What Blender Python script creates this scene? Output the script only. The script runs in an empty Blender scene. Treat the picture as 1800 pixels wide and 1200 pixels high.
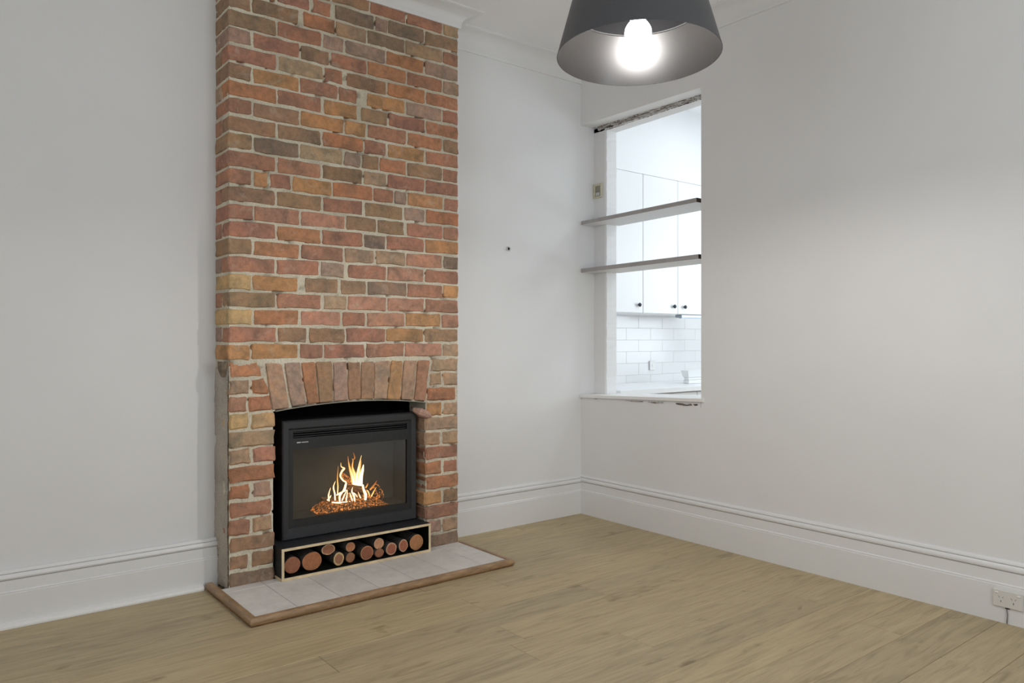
import bpy, math, random
from mathutils import Vector, noise

random.seed(7)
S = bpy.context.scene
COL = S.collection

# ------------------------------------------------------------------ camera
F_PX = 1334.0                       # focal length in pixels of the 1800x1200 frame
YAW = math.atan2(1334.0, 1678.0)    # camera turns right of the +Y axis by this angle
CAM_H = 1.24
CU, SU = math.cos(YAW), math.sin(YAW)
HORIZON = 596.0
cam_data = bpy.data.cameras.new('camera')
cam_data.sensor_width = 36.0
cam_data.lens = F_PX / 1800.0 * 36.0
cam_data.shift_y = -(600.0 - HORIZON) / 1800.0
cam_data.clip_start = 0.02
cam = bpy.data.objects.new('camera', cam_data)
cam.location = (0, 0, CAM_H)
cam.rotation_euler = (math.radians(90), 0, -YAW)
COL.objects.link(cam)
S.camera = cam

# ------------------------------------------------------------------ world, large lights, exposure
world = bpy.data.worlds.new('world')
world.use_nodes = True
world.node_tree.nodes['Background'].inputs[0].default_value = (0.75, 0.86, 1.0, 1)
world.node_tree.nodes['Background'].inputs[1].default_value = 0.6
S.world = world


def area_light(name, loc, rot, sx, sy, power, color):
    ld = bpy.data.lights.new(name, 'AREA')
    ld.shape = 'RECTANGLE'; ld.size = sx; ld.size_y = sy
    ld.energy = power; ld.color = color
    o = bpy.data.objects.new(name, ld)
    o.location = loc; o.rotation_euler = rot
    COL.objects.link(o)
    return o


R90 = math.radians(90)
# added area lights outside unseen front and left windows, tilted up to brighten the ceiling
area_light('daylight_front_window', (1.75, -1.72, 1.60), (math.radians(108), 0, 0), 1.9, 1.7, 64, (0.88, 0.95, 1.0))
area_light('daylight_left_window', (-1.22, 1.2, 1.60), (math.radians(108), 0, -R90), 1.7, 1.7, 25, (0.88, 0.95, 1.0))
# area light added to brighten the kitchen, outside an unseen window
area_light('kitchen_window_fill', (6.78, 2.6, 1.7), (R90, 0, R90), 1.7, 1.5, 54, (0.84, 0.93, 1.0))
BULB_STRENGTH = 330.0
KITCHEN_FILL = 5.6

S.view_settings.view_transform = 'Standard'
S.view_settings.look = 'None'
S.view_settings.exposure = 0.21
S.view_settings.gamma = 1.0
S.view_settings.use_curve_mapping = False
S.cycles.use_denoising = True
S.cycles.max_bounces = 8
S.cycles.diffuse_bounces = 5
S.cycles.caustics_reflective = False
S.cycles.caustics_refractive = False
S.cycles.sample_clamp_indirect = 6.0


# ------------------------------------------------------------------ geometry of the picture -> the place
def ray(px, py):
    r = (px - 900.0) / F_PX
    return Vector((CU * r + SU, CU - SU * r, (HORIZON - py) / F_PX))


def onY(px, py, Y):
    v = ray(px, py); t = Y / v.y
    return Vector((v.x * t, Y, CAM_H + v.z * t))


def onX(px, py, X):
    v = ray(px, py); t = X / v.x
    return Vector((X, v.y * t, CAM_H + v.z * t))


# ------------------------------------------------------------------ materials
def srgb(r, g, b):
    def f(c):
        c /= 255.0
        return c / 12.92 if c <= 0.04045 else ((c + 0.055) / 1.055) ** 2.4
    return (f(r), f(g), f(b), 1.0)


class NT:
    def __init__(self, name):
        self.m = bpy.data.materials.new(name); self.m.use_nodes = True
        self.t = self.m.node_tree
        self.b = self.t.nodes['Principled BSDF']
        self.out = self.t.nodes['Material Output']

    def n(self, kind, **kw):
        o = self.t.nodes.new(kind)
        for k, v in kw.items():
            if k.startswith('i_'):
                o.inputs[int(k[2:])].default_value = v
            else:
                setattr(o, k, v)
        return o

    def l(self, a, b):
        self.t.links.new(a, b)

    def noise(self, vec, scale, detail=4.0, rough=0.55, dist=0.0):
        o = self.n('ShaderNodeTexNoise')
        o.inputs['Scale'].default_value = scale; o.inputs['Detail'].default_value = detail
        o.inputs['Roughness'].default_value = rough; o.inputs['Distortion'].default_value = dist
        if vec is not None: self.l(vec, o.inputs['Vector'])
        return o.outputs['Fac']

    def ramp(self, fac, stops):
        o = self.n('ShaderNodeValToRGB')
        e = o.color_ramp.elements
        while len(e) < len(stops): e.new(0.5)
        for el, (p, c) in zip(e, stops):
            el.position = p
            el.color = c if len(c) == 4 else (*c, 1)
        self.l(fac, o.inputs['Fac'])
        return o.outputs['Color']

    def mix(self, fac, a, b, mode='MIX'):
        o = self.n('ShaderNodeMix', data_type='RGBA', blend_type=mode)
        for sock, v in ((o.inputs[0], fac), (o.inputs[6], a), (o.inputs[7], b)):
            if isinstance(v, (int, float)): sock.default_value = v
            elif isinstance(v, tuple): sock.default_value = v
            else: self.l(v, sock)
        return o.outputs[2]

    def bump(self, h, strength, dist=0.01):
        o = self.n('ShaderNodeBump')
        o.inputs['Strength'].default_value = strength; o.inputs['Distance'].default_value = dist
        self.l(h, o.inputs['Height']); self.l(o.outputs['Normal'], self.b.inputs['Normal'])

    def base(self, c, rough=0.5, metal=0.0, spec=0.5):
        if isinstance(c, tuple): self.b.inputs['Base Color'].default_value = c
        else: self.l(c, self.b.inputs['Base Color'])
        self.b.inputs['Roughness'].default_value = rough
        self.b.inputs['Metallic'].default_value = metal
        self.b.inputs['Specular IOR Level'].default_value = spec
        return self.m


def simple(name, c, rough=0.5, metal=0.0, nscale=30.0, amount=0.06, bump=0.0, spec=0.5):
    t = NT(name)
    tc = t.n('ShaderNodeTexCoord').outputs['Object']
    f = t.noise(tc, nscale)
    lo = tuple(max(0, x * (1 - amount)) for x in c[:3]) + (1,)
    hi = tuple(min(1, x * (1 + amount)) for x in c[:3]) + (1,)
    t.base(t.ramp(f, [(0.3, lo), (0.7, hi)]), rough, metal, spec)
    if bump: t.bump(f, bump, 0.004)
    return t.m


def glow(name, c, strength):
    m = bpy.data.materials.new(name); m.use_nodes = True
    nt = m.node_tree; nt.nodes.remove(nt.nodes['Principled BSDF'])
    e = nt.nodes.new('ShaderNodeEmission')
    e.inputs[0].default_value = c; e.inputs[1].default_value = strength
    nt.links.new(e.outputs[0], nt.nodes['Material Output'].inputs[0])
    return m


M = {}
M['wall'] = simple('wall_paint', (0.80, 0.793, 0.79, 1), 0.75, nscale=1.6, amount=0.02, spec=0.25)
M['ceiling'] = simple('ceiling_paint', (0.90, 0.895, 0.90, 1), 0.8, nscale=2, amount=0.01, spec=0.2)
M['trim'] = simple('white_trim_gloss', (0.80, 0.795, 0.79, 1), 0.35, nscale=4, amount=0.01, spec=0.4)
M['kitchen'] = simple('kitchen_white', (0.86, 0.87, 0.88, 1), 0.5, nscale=3, amount=0.01)
M['cabinet'] = simple('cabinet_white', (0.86, 0.87, 0.875, 1), 0.35, nscale=3, amount=0.01)
M['tile_white'] = simple('glazed_tile', (0.88, 0.88, 0.88, 1), 0.2, nscale=3, amount=0.015)
M['grout'] = simple('white_grout', (0.88, 0.88, 0.88, 1), 0.9, nscale=40, amount=0.05)
M['black_metal'] = simple('black_satin_metal', (0.016, 0.017, 0.018, 1), 0.42, nscale=60, amount=0.15)
M['frame_metal'] = simple('charcoal_frame', (0.030, 0.031, 0.034, 1), 0.45, nscale=60, amount=0.1)
M['soot'] = simple('soot_black', (0.006, 0.006, 0.006, 1), 0.95, nscale=20, amount=0.3, spec=0.05)
M['black_ply'] = simple('black_painted_ply', (0.016, 0.018, 0.021, 1), 0.55, nscale=25, amount=0.25, bump=0.1)
M['box_inside'] = simple('box_inside_black', (0.006, 0.006, 0.006, 1), 0.9, nscale=25, amount=0.25, spec=0.1)
M['pine'] = simple('raw_pine_edge', (0.74, 0.59, 0.37, 1), 0.6, nscale=18, amount=0.18)
M['firebox'] = simple('firebox_grey', (0.075, 0.072, 0.066, 1), 0.85, nscale=8, amount=0.12, spec=0.1)  # grey stands in for haze and reflection on the fire glass
M['chrome'] = simple('dark_chrome_knob', (0.06, 0.07, 0.09, 1), 0.25, metal=0.8, nscale=30, amount=0.05)
M['shade_out'] = simple('charcoal_shade', (0.060, 0.061, 0.066, 1), 0.42, nscale=80, amount=0.03)
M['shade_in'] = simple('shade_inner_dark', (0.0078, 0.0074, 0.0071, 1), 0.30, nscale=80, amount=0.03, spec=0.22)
M['shade_cap'] = simple('shade_inner_cap', (0.0012, 0.0012, 0.0014, 1), 0.6, nscale=80, amount=0.03, spec=0.04)  # blacker than the lower interior: shading above the seam put into the colour
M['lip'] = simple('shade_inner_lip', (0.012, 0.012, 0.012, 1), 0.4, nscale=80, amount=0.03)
M['bulb'] = glow('lamp_bulb_light', (1.0, 0.965, 0.935, 1), BULB_STRENGTH)
M['kfill'] = glow('kitchen_fill_glow', (0.88, 0.95, 1.0, 1), KITCHEN_FILL)
M['cream'] = simple('aged_cream_plastic', (0.62, 0.58, 0.44, 1), 0.45, nscale=40, amount=0.06)
M['grey_plastic'] = simple('grey_plastic', (0.30, 0.28, 0.22, 1), 0.45, nscale=40, amount=0.08)
M['pale_plastic'] = simple('pale_grey_plastic', (0.55, 0.56, 0.54, 1), 0.4, nscale=40, amount=0.04)
M['outlet'] = simple('outlet_plastic', (0.72, 0.70, 0.66, 1), 0.35, nscale=40, amount=0.02)
M['outlet_white'] = simple('outlet_rocker_white', (0.86, 0.85, 0.83, 1), 0.35, nscale=40, amount=0.02)
M['slot'] = simple('dark_slot', (0.03, 0.03, 0.03, 1), 0.8, nscale=40, amount=0.1)
M['cord'] = simple('grey_cord', (0.22, 0.21, 0.21, 1), 0.6, nscale=40, amount=0.1)
M['shelf_end'] = simple('raw_board_end', (0.035, 0.018, 0.012, 1), 0.8, nscale=120, amount=0.35)
M['shelf'] = simple('shelf_paint', (0.72, 0.71, 0.71, 1), 0.5, nscale=10, amount=0.02)
M['shelf_front'] = simple('shelf_front_edge', (0.40, 0.375, 0.37, 1), 0.6, nscale=14, amount=0.08)
M['badge'] = simple('badge_white', (0.7, 0.7, 0.7, 1), 0.4, nscale=40, amount=0.02)
M['steel'] = simple('hood_steel', (0.35, 0.40, 0.45, 1), 0.3, metal=0.7, nscale=40, amount=0.03)
M['nail'] = simple('grey_plug', (0.62, 0.60, 0.58, 1), 0.7, nscale=200, amount=0.3)


def brick_material():
    t = NT('old_brick')
    oi = t.n('ShaderNodeObjectInfo')
    tc = t.n('ShaderNodeTexCoord').outputs['Object']
    mul = t.n('ShaderNodeMath', operation='MULTIPLY'); mul.inputs[1].default_value = 91.0
    t.l(oi.outputs['Random'], mul.inputs[0])
    add = t.n('ShaderNodeVectorMath', operation='ADD')
    t.l(tc, add.inputs[0]); t.l(mul.outputs[0], add.inputs[1])
    v = add.outputs[0]
    big = t.noise(v, 9, 3, 0.6, 0.4)
    mid = t.noise(v, 38, 5, 0.65)
    fine = t.noise(v, 260, 3, 0.6)
    c = oi.outputs['Color']
    c = t.mix(1.0, c, t.ramp(big, [(0.28, (0.62, 0.70, 0.74)), (0.50, (1, 1, 1)), (0.72, (1.20, 1.10, 1.0))]), 'MULTIPLY')
    c = t.mix(1.0, c, t.ramp(mid, [(0.30, (0.74, 0.75, 0.76)), (0.60, (1.05, 1.04, 1.03))]), 'MULTIPLY')
    c = t.mix(1.0, c, t.ramp(fine, [(0.25, (0.84, 0.84, 0.84)), (0.75, (1.10, 1.10, 1.10))]), 'MULTIPLY')
    smear = t.ramp(t.noise(v, 13, 6, 0.7, 0.8), [(0.57, (0, 0, 0)), (0.75, (0.6, 0.6, 0.6))])
    sv = t.n('ShaderNodeRGBToBW'); t.l(smear, sv.inputs[0])
    c = t.mix(sv.outputs[0], c, (0.56, 0.47, 0.37, 1))
    t.base(c, 0.92, spec=0.15)
    bh = t.mix(0.5, mid, fine)
    bw = t.n('ShaderNodeRGBToBW'); t.l(bh, bw.inputs[0])
    t.bump(bw.outputs[0], 0.7, 0.006)
    return t.m


def mortar_material(name, a, b, c3):
    t = NT(name)
    g = t.n('ShaderNodeNewGeometry').outputs['Position']
    big = t.noise(g, 5, 4, 0.6)
    fine = t.noise(g, 120, 5, 0.7)
    c = t.ramp(big, [(0.3, a), (0.55, b), (0.75, c3)])
    c = t.mix(1.0, c, t.ramp(fine, [(0.25, (0.62, 0.60, 0.58)), (0.5, (1, 1, 1)), (0.8, (1.12, 1.12, 1.12))]), 'MULTIPLY')
    t.base(c, 0.95, spec=0.1)
    t.bump(fine, 0.8, 0.006)
    return t.m


M['brick'] = brick_material()
M['mortar'] = mortar_material('lime_mortar', (0.58, 0.52, 0.41), (0.76, 0.69, 0.54), (0.82, 0.77, 0.65))
M['render'] = mortar_material('grey_cement_smear', (0.42, 0.375, 0.32), (0.56, 0.50, 0.43), (0.62, 0.48, 0.38))


def oak_material():
    t = NT('limed_oak_plank')
    oi = t.n('ShaderNodeObjectInfo')
    tc = t.n('ShaderNodeTexCoord').outputs['Object']
    mul = t.n('ShaderNodeMath', operation='MULTIPLY'); mul.inputs[1].default_value = 57.0
    t.l(oi.outputs['Random'], mul.inputs[0])
    add = t.n('ShaderNodeVectorMath', operation='ADD')
    t.l(tc, add.inputs[0]); t.l(mul.outputs[0], add.inputs[1])
    mp = t.n('ShaderNodeMapping'); mp.inputs['Scale'].default_value = (0.9, 9.0, 1.0)
    t.l(add.outputs[0], mp.inputs['Vector'])
    grain = t.noise(mp.outputs[0], 3.0, 6, 0.6, 1.2)
    mp2 = t.n('ShaderNodeMapping'); mp2.inputs['Scale'].default_value = (3.0, 70.0, 1.0)
    t.l(add.outputs[0], mp2.inputs['Vector'])
    fine = t.noise(mp2.outputs[0], 3.0, 4, 0.6)
    mp3 = t.n('ShaderNodeMapping'); mp3.inputs['Scale'].default_value = (2.2, 7.0, 1.0)
    t.l(add.outputs[0], mp3.inputs['Vector'])
    knot = t.noise(mp3.outputs[0], 1.7, 3, 0.5, 0.6)
    c = t.ramp(grain, [(0.28, srgb(162, 146, 116)), (0.5, srgb(184, 166, 132)), (0.74, srgb(197, 180, 144))])
    c = t.mix(1.0, c, t.ramp(fine, [(0.3, (0.93, 0.93, 0.93)), (0.7, (1.03, 1.03, 1.03))]), 'MULTIPLY')
    c = t.mix(1.0, c, t.ramp(knot, [(0.22, (0.58, 0.55, 0.52)), (0.36, (1, 1, 1))]), 'MULTIPLY')
    c = t.mix(1.0, c, t.ramp(oi.outputs['Random'], [(0.0, (0.92, 0.92, 0.93)), (0.5, (1, 1, 1)), (1.0, (1.05, 1.04, 1.0))]), 'MULTIPLY')
    t.base(c, 0.5, spec=0.3)
    t.bump(fine, 0.06, 0.002)
    return t.m


M['oak'] = oak_material()
M['oak_gap'] = simple('plank_joint', (0.20, 0.16, 0.11, 1), 0.9, nscale=20, amount=0.2)


def nosing_material():
    t = NT('oak_nosing')
    tc = t.n('ShaderNodeTexCoord').outputs['Object']
    mp = t.n('ShaderNodeMapping'); mp.inputs['Scale'].default_value = (6, 6, 40)
    t.l(tc, mp.inputs['Vector'])
    f = t.noise(mp.outputs[0], 2.0, 5, 0.6, 0.6)
    t.base(t.ramp(f, [(0.25, srgb(122, 96, 70)), (0.55, srgb(160, 128, 94)), (0.8, srgb(182, 152, 116))]), 0.45)
    return t.m


M['nosing'] = nosing_material()


def hearth_tile_material():
    t = NT('hearth_tile')
    tc = t.n('ShaderNodeNewGeometry').outputs['Position']
    oi = t.n('ShaderNodeObjectInfo')
    f = t.noise(tc, 14, 5, 0.65)
    c = t.ramp(f, [(0.3, (0.65, 0.615, 0.575)), (0.7, (0.78, 0.745, 0.70))])
    c = t.mix(1.0, c, t.ramp(oi.outputs['Random'], [(0, (0.95, 0.95, 0.95)), (1, (1.04, 1.04, 1.05))]), 'MULTIPLY')
    t.base(c, 0.5, spec=0.35)
    return t.m


M['hearth_tile'] = hearth_tile_material()
M['hearth_grout'] = simple('hearth_grout', (0.26, 0.20, 0.15, 1), 0.95, nscale=60, amount=0.3)


def log_materials():
    t = NT('log_bark')
    tc = t.n('ShaderNodeTexCoord').outputs['Object']
    oi = t.n('ShaderNodeObjectInfo')
    f = t.noise(tc, 45, 6, 0.7)
    c = t.ramp(f, [(0.3, (0.030, 0.024, 0.020)), (0.6, (0.085, 0.070, 0.058)), (0.8, (0.20, 0.17, 0.14))])
    t.base(c, 0.9); t.bump(f, 0.9, 0.006)
    bark = t.m
    t = NT('log_heartwood')
    tc = t.n('ShaderNodeTexCoord').outputs['Object']
    oi = t.n('ShaderNodeObjectInfo')
    w = t.n('ShaderNodeTexWave', wave_type='RINGS', rings_direction='Y')
    w.inputs['Scale'].default_value = 42; w.inputs['Distortion'].default_value = 2.5
    w.inputs['Detail'].default_value = 3; w.inputs['Detail Scale'].default_value = 2
    t.l(tc, w.inputs['Vector'])
    f = t.noise(tc, 60, 4, 0.6)
    c = t.mix(1.0, oi.outputs['Color'], t.ramp(w.outputs['Fac'], [(0.0, (0.70, 0.66, 0.62)), (1, (1.12, 1.08, 1.0))]), 'MULTIPLY')
    c = t.mix(1.0, c, t.ramp(f, [(0.3, (0.75, 0.75, 0.75)), (0.7, (1.1, 1.1, 1.1))]), 'MULTIPLY')
    t.base(c, 0.8); t.bump(f, 0.5, 0.003)
    return bark, t.m


M['bark'], M['heart'] = log_materials()


def flame_material():
    m = bpy.data.materials.new('flame'); m.use_nodes = True
    nt = m.node_tree; nt.nodes.remove(nt.nodes['Principled BSDF'])
    a = nt.nodes.new('ShaderNodeAttribute'); a.attribute_name = 'flame_heat'
    r = nt.nodes.new('ShaderNodeValToRGB')
    e = r.color_ramp.elements
    e[0].position = 0.0; e[0].color = (0.55, 0.11, 0.015, 1)
    e[1].position = 1.0; e[1].color = (1.0, 0.86, 0.60, 1)
    k = e.new(0.45); k.color = (1.0, 0.46, 0.10, 1)
    ml = nt.nodes.new('ShaderNodeMath'); ml.operation = 'MULTIPLY_ADD'
    ml.inputs[1].default_value = 3.2; ml.inputs[2].default_value = 0.45
    em = nt.nodes.new('ShaderNodeEmission')
    nt.links.new(a.outputs['Fac'], r.inputs[0]); nt.links.new(a.outputs['Fac'], ml.inputs[0])
    nt.links.new(r.outputs[0], em.inputs[0]); nt.links.new(ml.outputs[0], em.inputs[1])
    nt.links.new(em.outputs[0], nt.nodes['Material Output'].inputs[0])
    return m


M['flame'] = flame_material()


def ember_material(name, lo, thr, strength):
    t = NT(name)
    tc = t.n('ShaderNodeNewGeometry').outputs['Position']
    f = t.noise(tc, 95, 5, 0.7, 0.5)
    c = t.ramp(f, [(0.3, lo), (0.7, (0.30, 0.16, 0.07))])
    t.base(c, 0.9)
    ec = t.ramp(f, [(thr, (0, 0, 0)), (thr + 0.12, (0.9, 0.25, 0.03)), (thr + 0.25, (1.0, 0.62, 0.22))])
    t.l(ec, t.b.inputs['Emission Color'])
    t.b.inputs['Emission Strength'].default_value = strength
    t.bump(f, 0.8, 0.01)
    return t.m


M['ember'] = ember_material('glowing_embers', (0.04, 0.02, 0.012), 0.50, 1.3)
M['char'] = ember_material('charred_log', (0.015, 0.010, 0.008), 0.60, 0.8)
M['hotlog'] = ember_material('burning_log', (0.12, 0.05, 0.02), 0.46, 0.9)
M['twig'] = ember_material('glowing_twig', (0.10, 0.05, 0.02), 0.45, 1.1)


def glass_material():
    m = bpy.data.materials.new('fire_glass'); m.use_nodes = True
    nt = m.node_tree; nt.nodes.remove(nt.nodes['Principled BSDF'])
    tr = nt.nodes.new('ShaderNodeBsdfTransparent'); tr.inputs[0].default_value = (0.93, 0.93, 0.93, 1)
    gl = nt.nodes.new('ShaderNodeBsdfGlossy'); gl.inputs['Roughness'].default_value = 0.12
    mx = nt.nodes.new('ShaderNodeMixShader'); mx.inputs[0].default_value = 0.07
    nt.links.new(tr.outputs[0], mx.inputs[1]); nt.links.new(gl.outputs[0], mx.inputs[2])
    nt.links.new(mx.outputs[0], nt.nodes['Material Output'].inputs[0])
    return m


M['glass'] = glass_material()


def rubble_material():
    t = NT('broken_plaster_edge')
    g = t.n('ShaderNodeNewGeometry').outputs['Position']
    mp = t.n('ShaderNodeMapping'); mp.inputs['Scale'].default_value = (1.0, 0.28, 1.6)
    t.l(g, mp.inputs['Vector'])
    f = t.noise(mp.outputs[0], 40, 6, 0.75, 1.0)
    t.base(t.ramp(f, [(0.36, (0.030, 0.024, 0.020)), (0.46, (0.26, 0.22, 0.19)), (0.55, (0.66, 0.64, 0.62))]), 0.95)
    t.bump(f, 1.0, 0.01)
    return t.m


M['rubble'] = rubble_material()


# ------------------------------------------------------------------ mesh helpers
class MB:
    def __init__(self):
        self.v = []; self.f = []

    def add(self, vs, fs):
        o = len(self.v)
        self.v += [tuple(p) for p in vs]
        self.f += [tuple(i + o for i in q) for q in fs]
        return self

    def box(self, x0, y0, z0, x1, y1, z1, bev=0.0):
        if bev <= 0:
            vs = [(x, y, z) for z in (z0, z1) for y in (y0, y1) for x in (x0, x1)]
            return self.add(vs, [(0, 2, 3, 1), (4, 5, 7, 6), (0, 1, 5, 4), (2, 6, 7, 3), (0, 4, 6, 2), (1, 3, 7, 5)])
        b = bev
        vs, idx = [], {}
        for i, x in enumerate((x0, x1)):
            for j, y in enumerate((y0, y1)):
                for k, z in enumerate((z0, z1)):
                    sx, sy, sz = (1, -1)[i], (1, -1)[j], (1, -1)[k]
                    for ax, p in (('x', (x, y + sy * b, z + sz * b)), ('y', (x + sx * b, y, z + sz * b)), ('z', (x + sx * b, y + sy * b, z))):
                        idx[(i, j, k, ax)] = len(vs); vs.append(p)
        fs = []
        g = lambda i, j, k, a: idx[(i, j, k, a)]
        fs += [(g(0, 0, 0, 'x'), g(0, 0, 1, 'x'), g(0, 1, 1, 'x'), g(0, 1, 0, 'x')), (g(1, 0, 0, 'x'), g(1, 1, 0, 'x'), g(1, 1, 1, 'x'), g(1, 0, 1, 'x'))]
        fs += [(g(0, 0, 0, 'y'), g(1, 0, 0, 'y'), g(1, 0, 1, 'y'), g(0, 0, 1, 'y')), (g(0, 1, 0, 'y'), g(0, 1, 1, 'y'), g(1, 1, 1, 'y'), g(1, 1, 0, 'y'))]
        fs += [(g(0, 0, 0, 'z'), g(0, 1, 0, 'z'), g(1, 1, 0, 'z'), g(1, 0, 0, 'z')), (g(0, 0, 1, 'z'), g(1, 0, 1, 'z'), g(1, 1, 1, 'z'), g(0, 1, 1, 'z'))]
        for i in (0, 1):
            for j in (0, 1):
                fs.append((g(i, j, 0, 'x'), g(i, j, 1, 'x'), g(i, j, 1, 'y'), g(i, j, 0, 'y')))
            for k in (0, 1):
                fs.append((g(i, 0, k, 'x'), g(i, 1, k, 'x'), g(i, 1, k, 'z'), g(i, 0, k, 'z')))
        for j in (0, 1):
            for k in (0, 1):
                fs.append((g(0, j, k, 'y'), g(1, j, k, 'y'), g(1, j, k, 'z'), g(0, j, k, 'z')))
        for i in (0, 1):
            for j in (0, 1):
                for k in (0, 1):
                    fs.append((g(i, j, k, 'x'), g(i, j, k, 'y'), g(i, j, k, 'z')))
        return self.add(vs, fs)

    def lathe(self, prof, seg=48, c=(0, 0, 0), close=False):
        vs, fs = [], []
        n = len(prof)
        for s in range(seg):
            a = 2 * math.pi * s / seg
            for r, z in prof:
                vs.append((c[0] + r * math.cos(a), c[1] + r * math.sin(a), c[2] + z))
        for s in range(seg):
            t = (s + 1) % seg
            for k in range(n - 1 if not close else n):
                m = (k + 1) % n
                fs.append((s * n + k, t * n + k, t * n + m, s * n + m))
        return self.add(vs, fs)

    def tube(self, pts, rads, seg=8, flat=1.0, cap=True):
        pts = [Vector(p) for p in pts]
        vs, fs = [], []
        n = len(pts)
        for i, p in enumerate(pts):
            d = (pts[min(i + 1, n - 1)] - pts[max(i - 1, 0)]).normalized()
            ref = Vector((0, 1, 0)) if abs(d.y) < 0.9 else Vector((0, 0, 1))
            a = d.cross(ref).normalized(); b = d.cross(a).normalized()
            r = rads[i] if isinstance(rads, (list, tuple)) else rads
            for s in range(seg):
                t = 2 * math.pi * s / seg
                vs.append(p + a * (r * math.cos(t)) + b * (r * flat * math.sin(t)))
        for i in range(n - 1):
            for s in range(seg):
                t = (s + 1) % seg
                fs.append((i * seg + s, i * seg + t, (i + 1) * seg + t, (i + 1) * seg + s))
        if cap:
            fs.append(tuple(range(seg - 1, -1, -1)))
            fs.append(tuple((n - 1) * seg + s for s in range(seg)))
        return self.add(vs, fs)

    def sweep(self, path, prof, caps=True):
        """profile (out, z) swept along an XY polyline; 'out' points to the right of travel"""
        P = [Vector(p) for p in path]
        n = len(P); m = len(prof)
        vs, fs = [], []
        for i in range(n):
            d0 = (P[i] - P[i - 1]).normalized() if i > 0 else (P[1] - P[0]).normalized()
            d1 = (P[i + 1] - P[i]).normalized() if i < n - 1 else d0
            n0 = Vector((d0.y, -d0.x)); n1 = Vector((d1.y, -d1.x))
            w = (n0 + n1).normalized(); w = w / max(0.3, w.dot(n0))
            for o, z in prof:
                vs.append((P[i].x + w.x * o, P[i].y + w.y * o, z))
        for i in range(n - 1):
            for k in range(m):
                t = (k + 1) % m
                fs.append((i * m + k, (i + 1) * m + k, (i + 1) * m + t, i * m + t))
        if caps:
            fs.append(tuple(range(m))); fs.append(tuple((n - 1) * m + k for k in reversed(range(m))))
        return self.add(vs, fs)

    def build(self, name, mat, parent=None, smooth=False, center=False, fix=True):
        me = bpy.data.meshes.new(name)
        c = Vector((0, 0, 0))
        if center:
            xs = [Vector(p) for p in self.v]
            lo = Vector([min(p[i] for p in xs) for i in range(3)]); hi = Vector([max(p[i] for p in xs) for i in range(3)])
            c = (lo + hi) / 2
            if center == 'base': c.z = lo.z
            self.v = [tuple(p - c) for p in xs]
        me.from_pydata(self.v, [], self.f)
        me.validate()
        if fix:
            import bmesh
            bm = bmesh.new(); bm.from_mesh(me)
            bmesh.ops.recalc_face_normals(bm, faces=bm.faces)
            bm.to_mesh(me); bm.free()
        me.materials.append(mat)
        if smooth:
            me.polygons.foreach_set('use_smooth', [True] * len(me.polygons))
            if smooth != 'all':
                me.set_sharp_from_angle(angle=math.radians(40))
        o = bpy.data.objects.new(name, me)
        COL.objects.link(o)
        o.location = c
        if parent is not None:
            o.parent = parent
            o.location = c - Vector(parent_world(parent))
        return o


def parent_world(p):
    w = Vector((0, 0, 0))
    while p is not None:
        w += Vector(p.location); p = p.parent
    return w


def thing(name, label, cat, loc=(0, 0, 0), group=None):
    o = bpy.data.objects.new(name, None)
    o.empty_display_size = 0.1
    o.location = loc
    COL.objects.link(o)
    return tag(o, label, cat, group)


def tag(o, label, cat, group=None):
    o['label'] = label; o['category'] = cat
    if group: o['group'] = group
    return o


def struct(o, label=None):
    o['kind'] = 'structure'
    if label: o['label'] = label
    return o


# ------------------------------------------------------------------ room sizes
XL, XR = -0.9, 3.77          # left and right walls
YF, YB = -1.4, 3.95          # front wall (behind the camera) and back wall
ZC = 3.185                   # ceiling
CX0, CX1, CY = 1.217, 2.568, 3.745   # brick chimney breast
OX0, OX1 = 1.4455, 2.337     # fireplace opening
NX, KX = 3.904, 4.015        # back of the niche, kitchen side of the wall
NY0, NZ0, NZ1 = 2.895, 0.835, 2.770  # niche near side, bottom, top
HY1 = 3.829                  # far side of the hole through the inner leaf

# ------------------------------------------------------------------ floor
floor = struct(MB().box(XL, YF, -0.06, XR, YB, -0.012).build('floor', M['oak_gap']), 'limed oak plank floor')
PW = 0.19
y = YB - 0.012; row = 0
while y > YF:
    y0 = max(y - PW, YF)
    x = XL
    first = random.uniform(0.35, 1.7)
    while x < XR - 0.01:
        L = first if x == XL else random.uniform(1.3, 2.1)
        x1 = min(x + L, XR)
        if XR - x1 < 0.25: x1 = XR
        mb = MB()
        g = 0.0007; b = 0.0016
        xa, xb, ya, yb = x + g, x1 - g, y0 + g, y - g
        vs = [(xa, ya, -0.012), (xb, ya, -0.012), (xb, yb, -0.012), (xa, yb, -0.012),
              (xa, ya, -b), (xb, ya, -b), (xb, yb, -b), (xa, yb, -b),
              (xa + b, ya + b, 0), (xb - b, ya + b, 0), (xb - b, yb - b, 0), (xa + b, yb - b, 0)]
        fs = [(8, 9, 10, 11)]
        for k in range(4):
            n = (k + 1) % 4
            fs += [(k, n, 4 + n, 4 + k), (4 + k, 4 + n, 8 + n, 8 + k)]
        mb.add(vs, fs).build('plank', M['oak'], floor, center=True)
        x = x1
    y = y0; row += 1

# ------------------------------------------------------------------ walls
# back wall, open behind the fireplace
mb = MB()
mb.box(XL - 0.2, YB, -0.06, OX0 - 0.022, YB + 0.25, ZC)
mb.box(OX1 + 0.022, YB, -0.06, KX, YB + 0.25, ZC)
mb.box(OX0 - 0.022, YB, 0.952, OX1 + 0.022, YB + 0.25, ZC)
struct(mb.build('wall_back', M['wall']), 'white painted wall behind the brick chimney breast')

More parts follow.
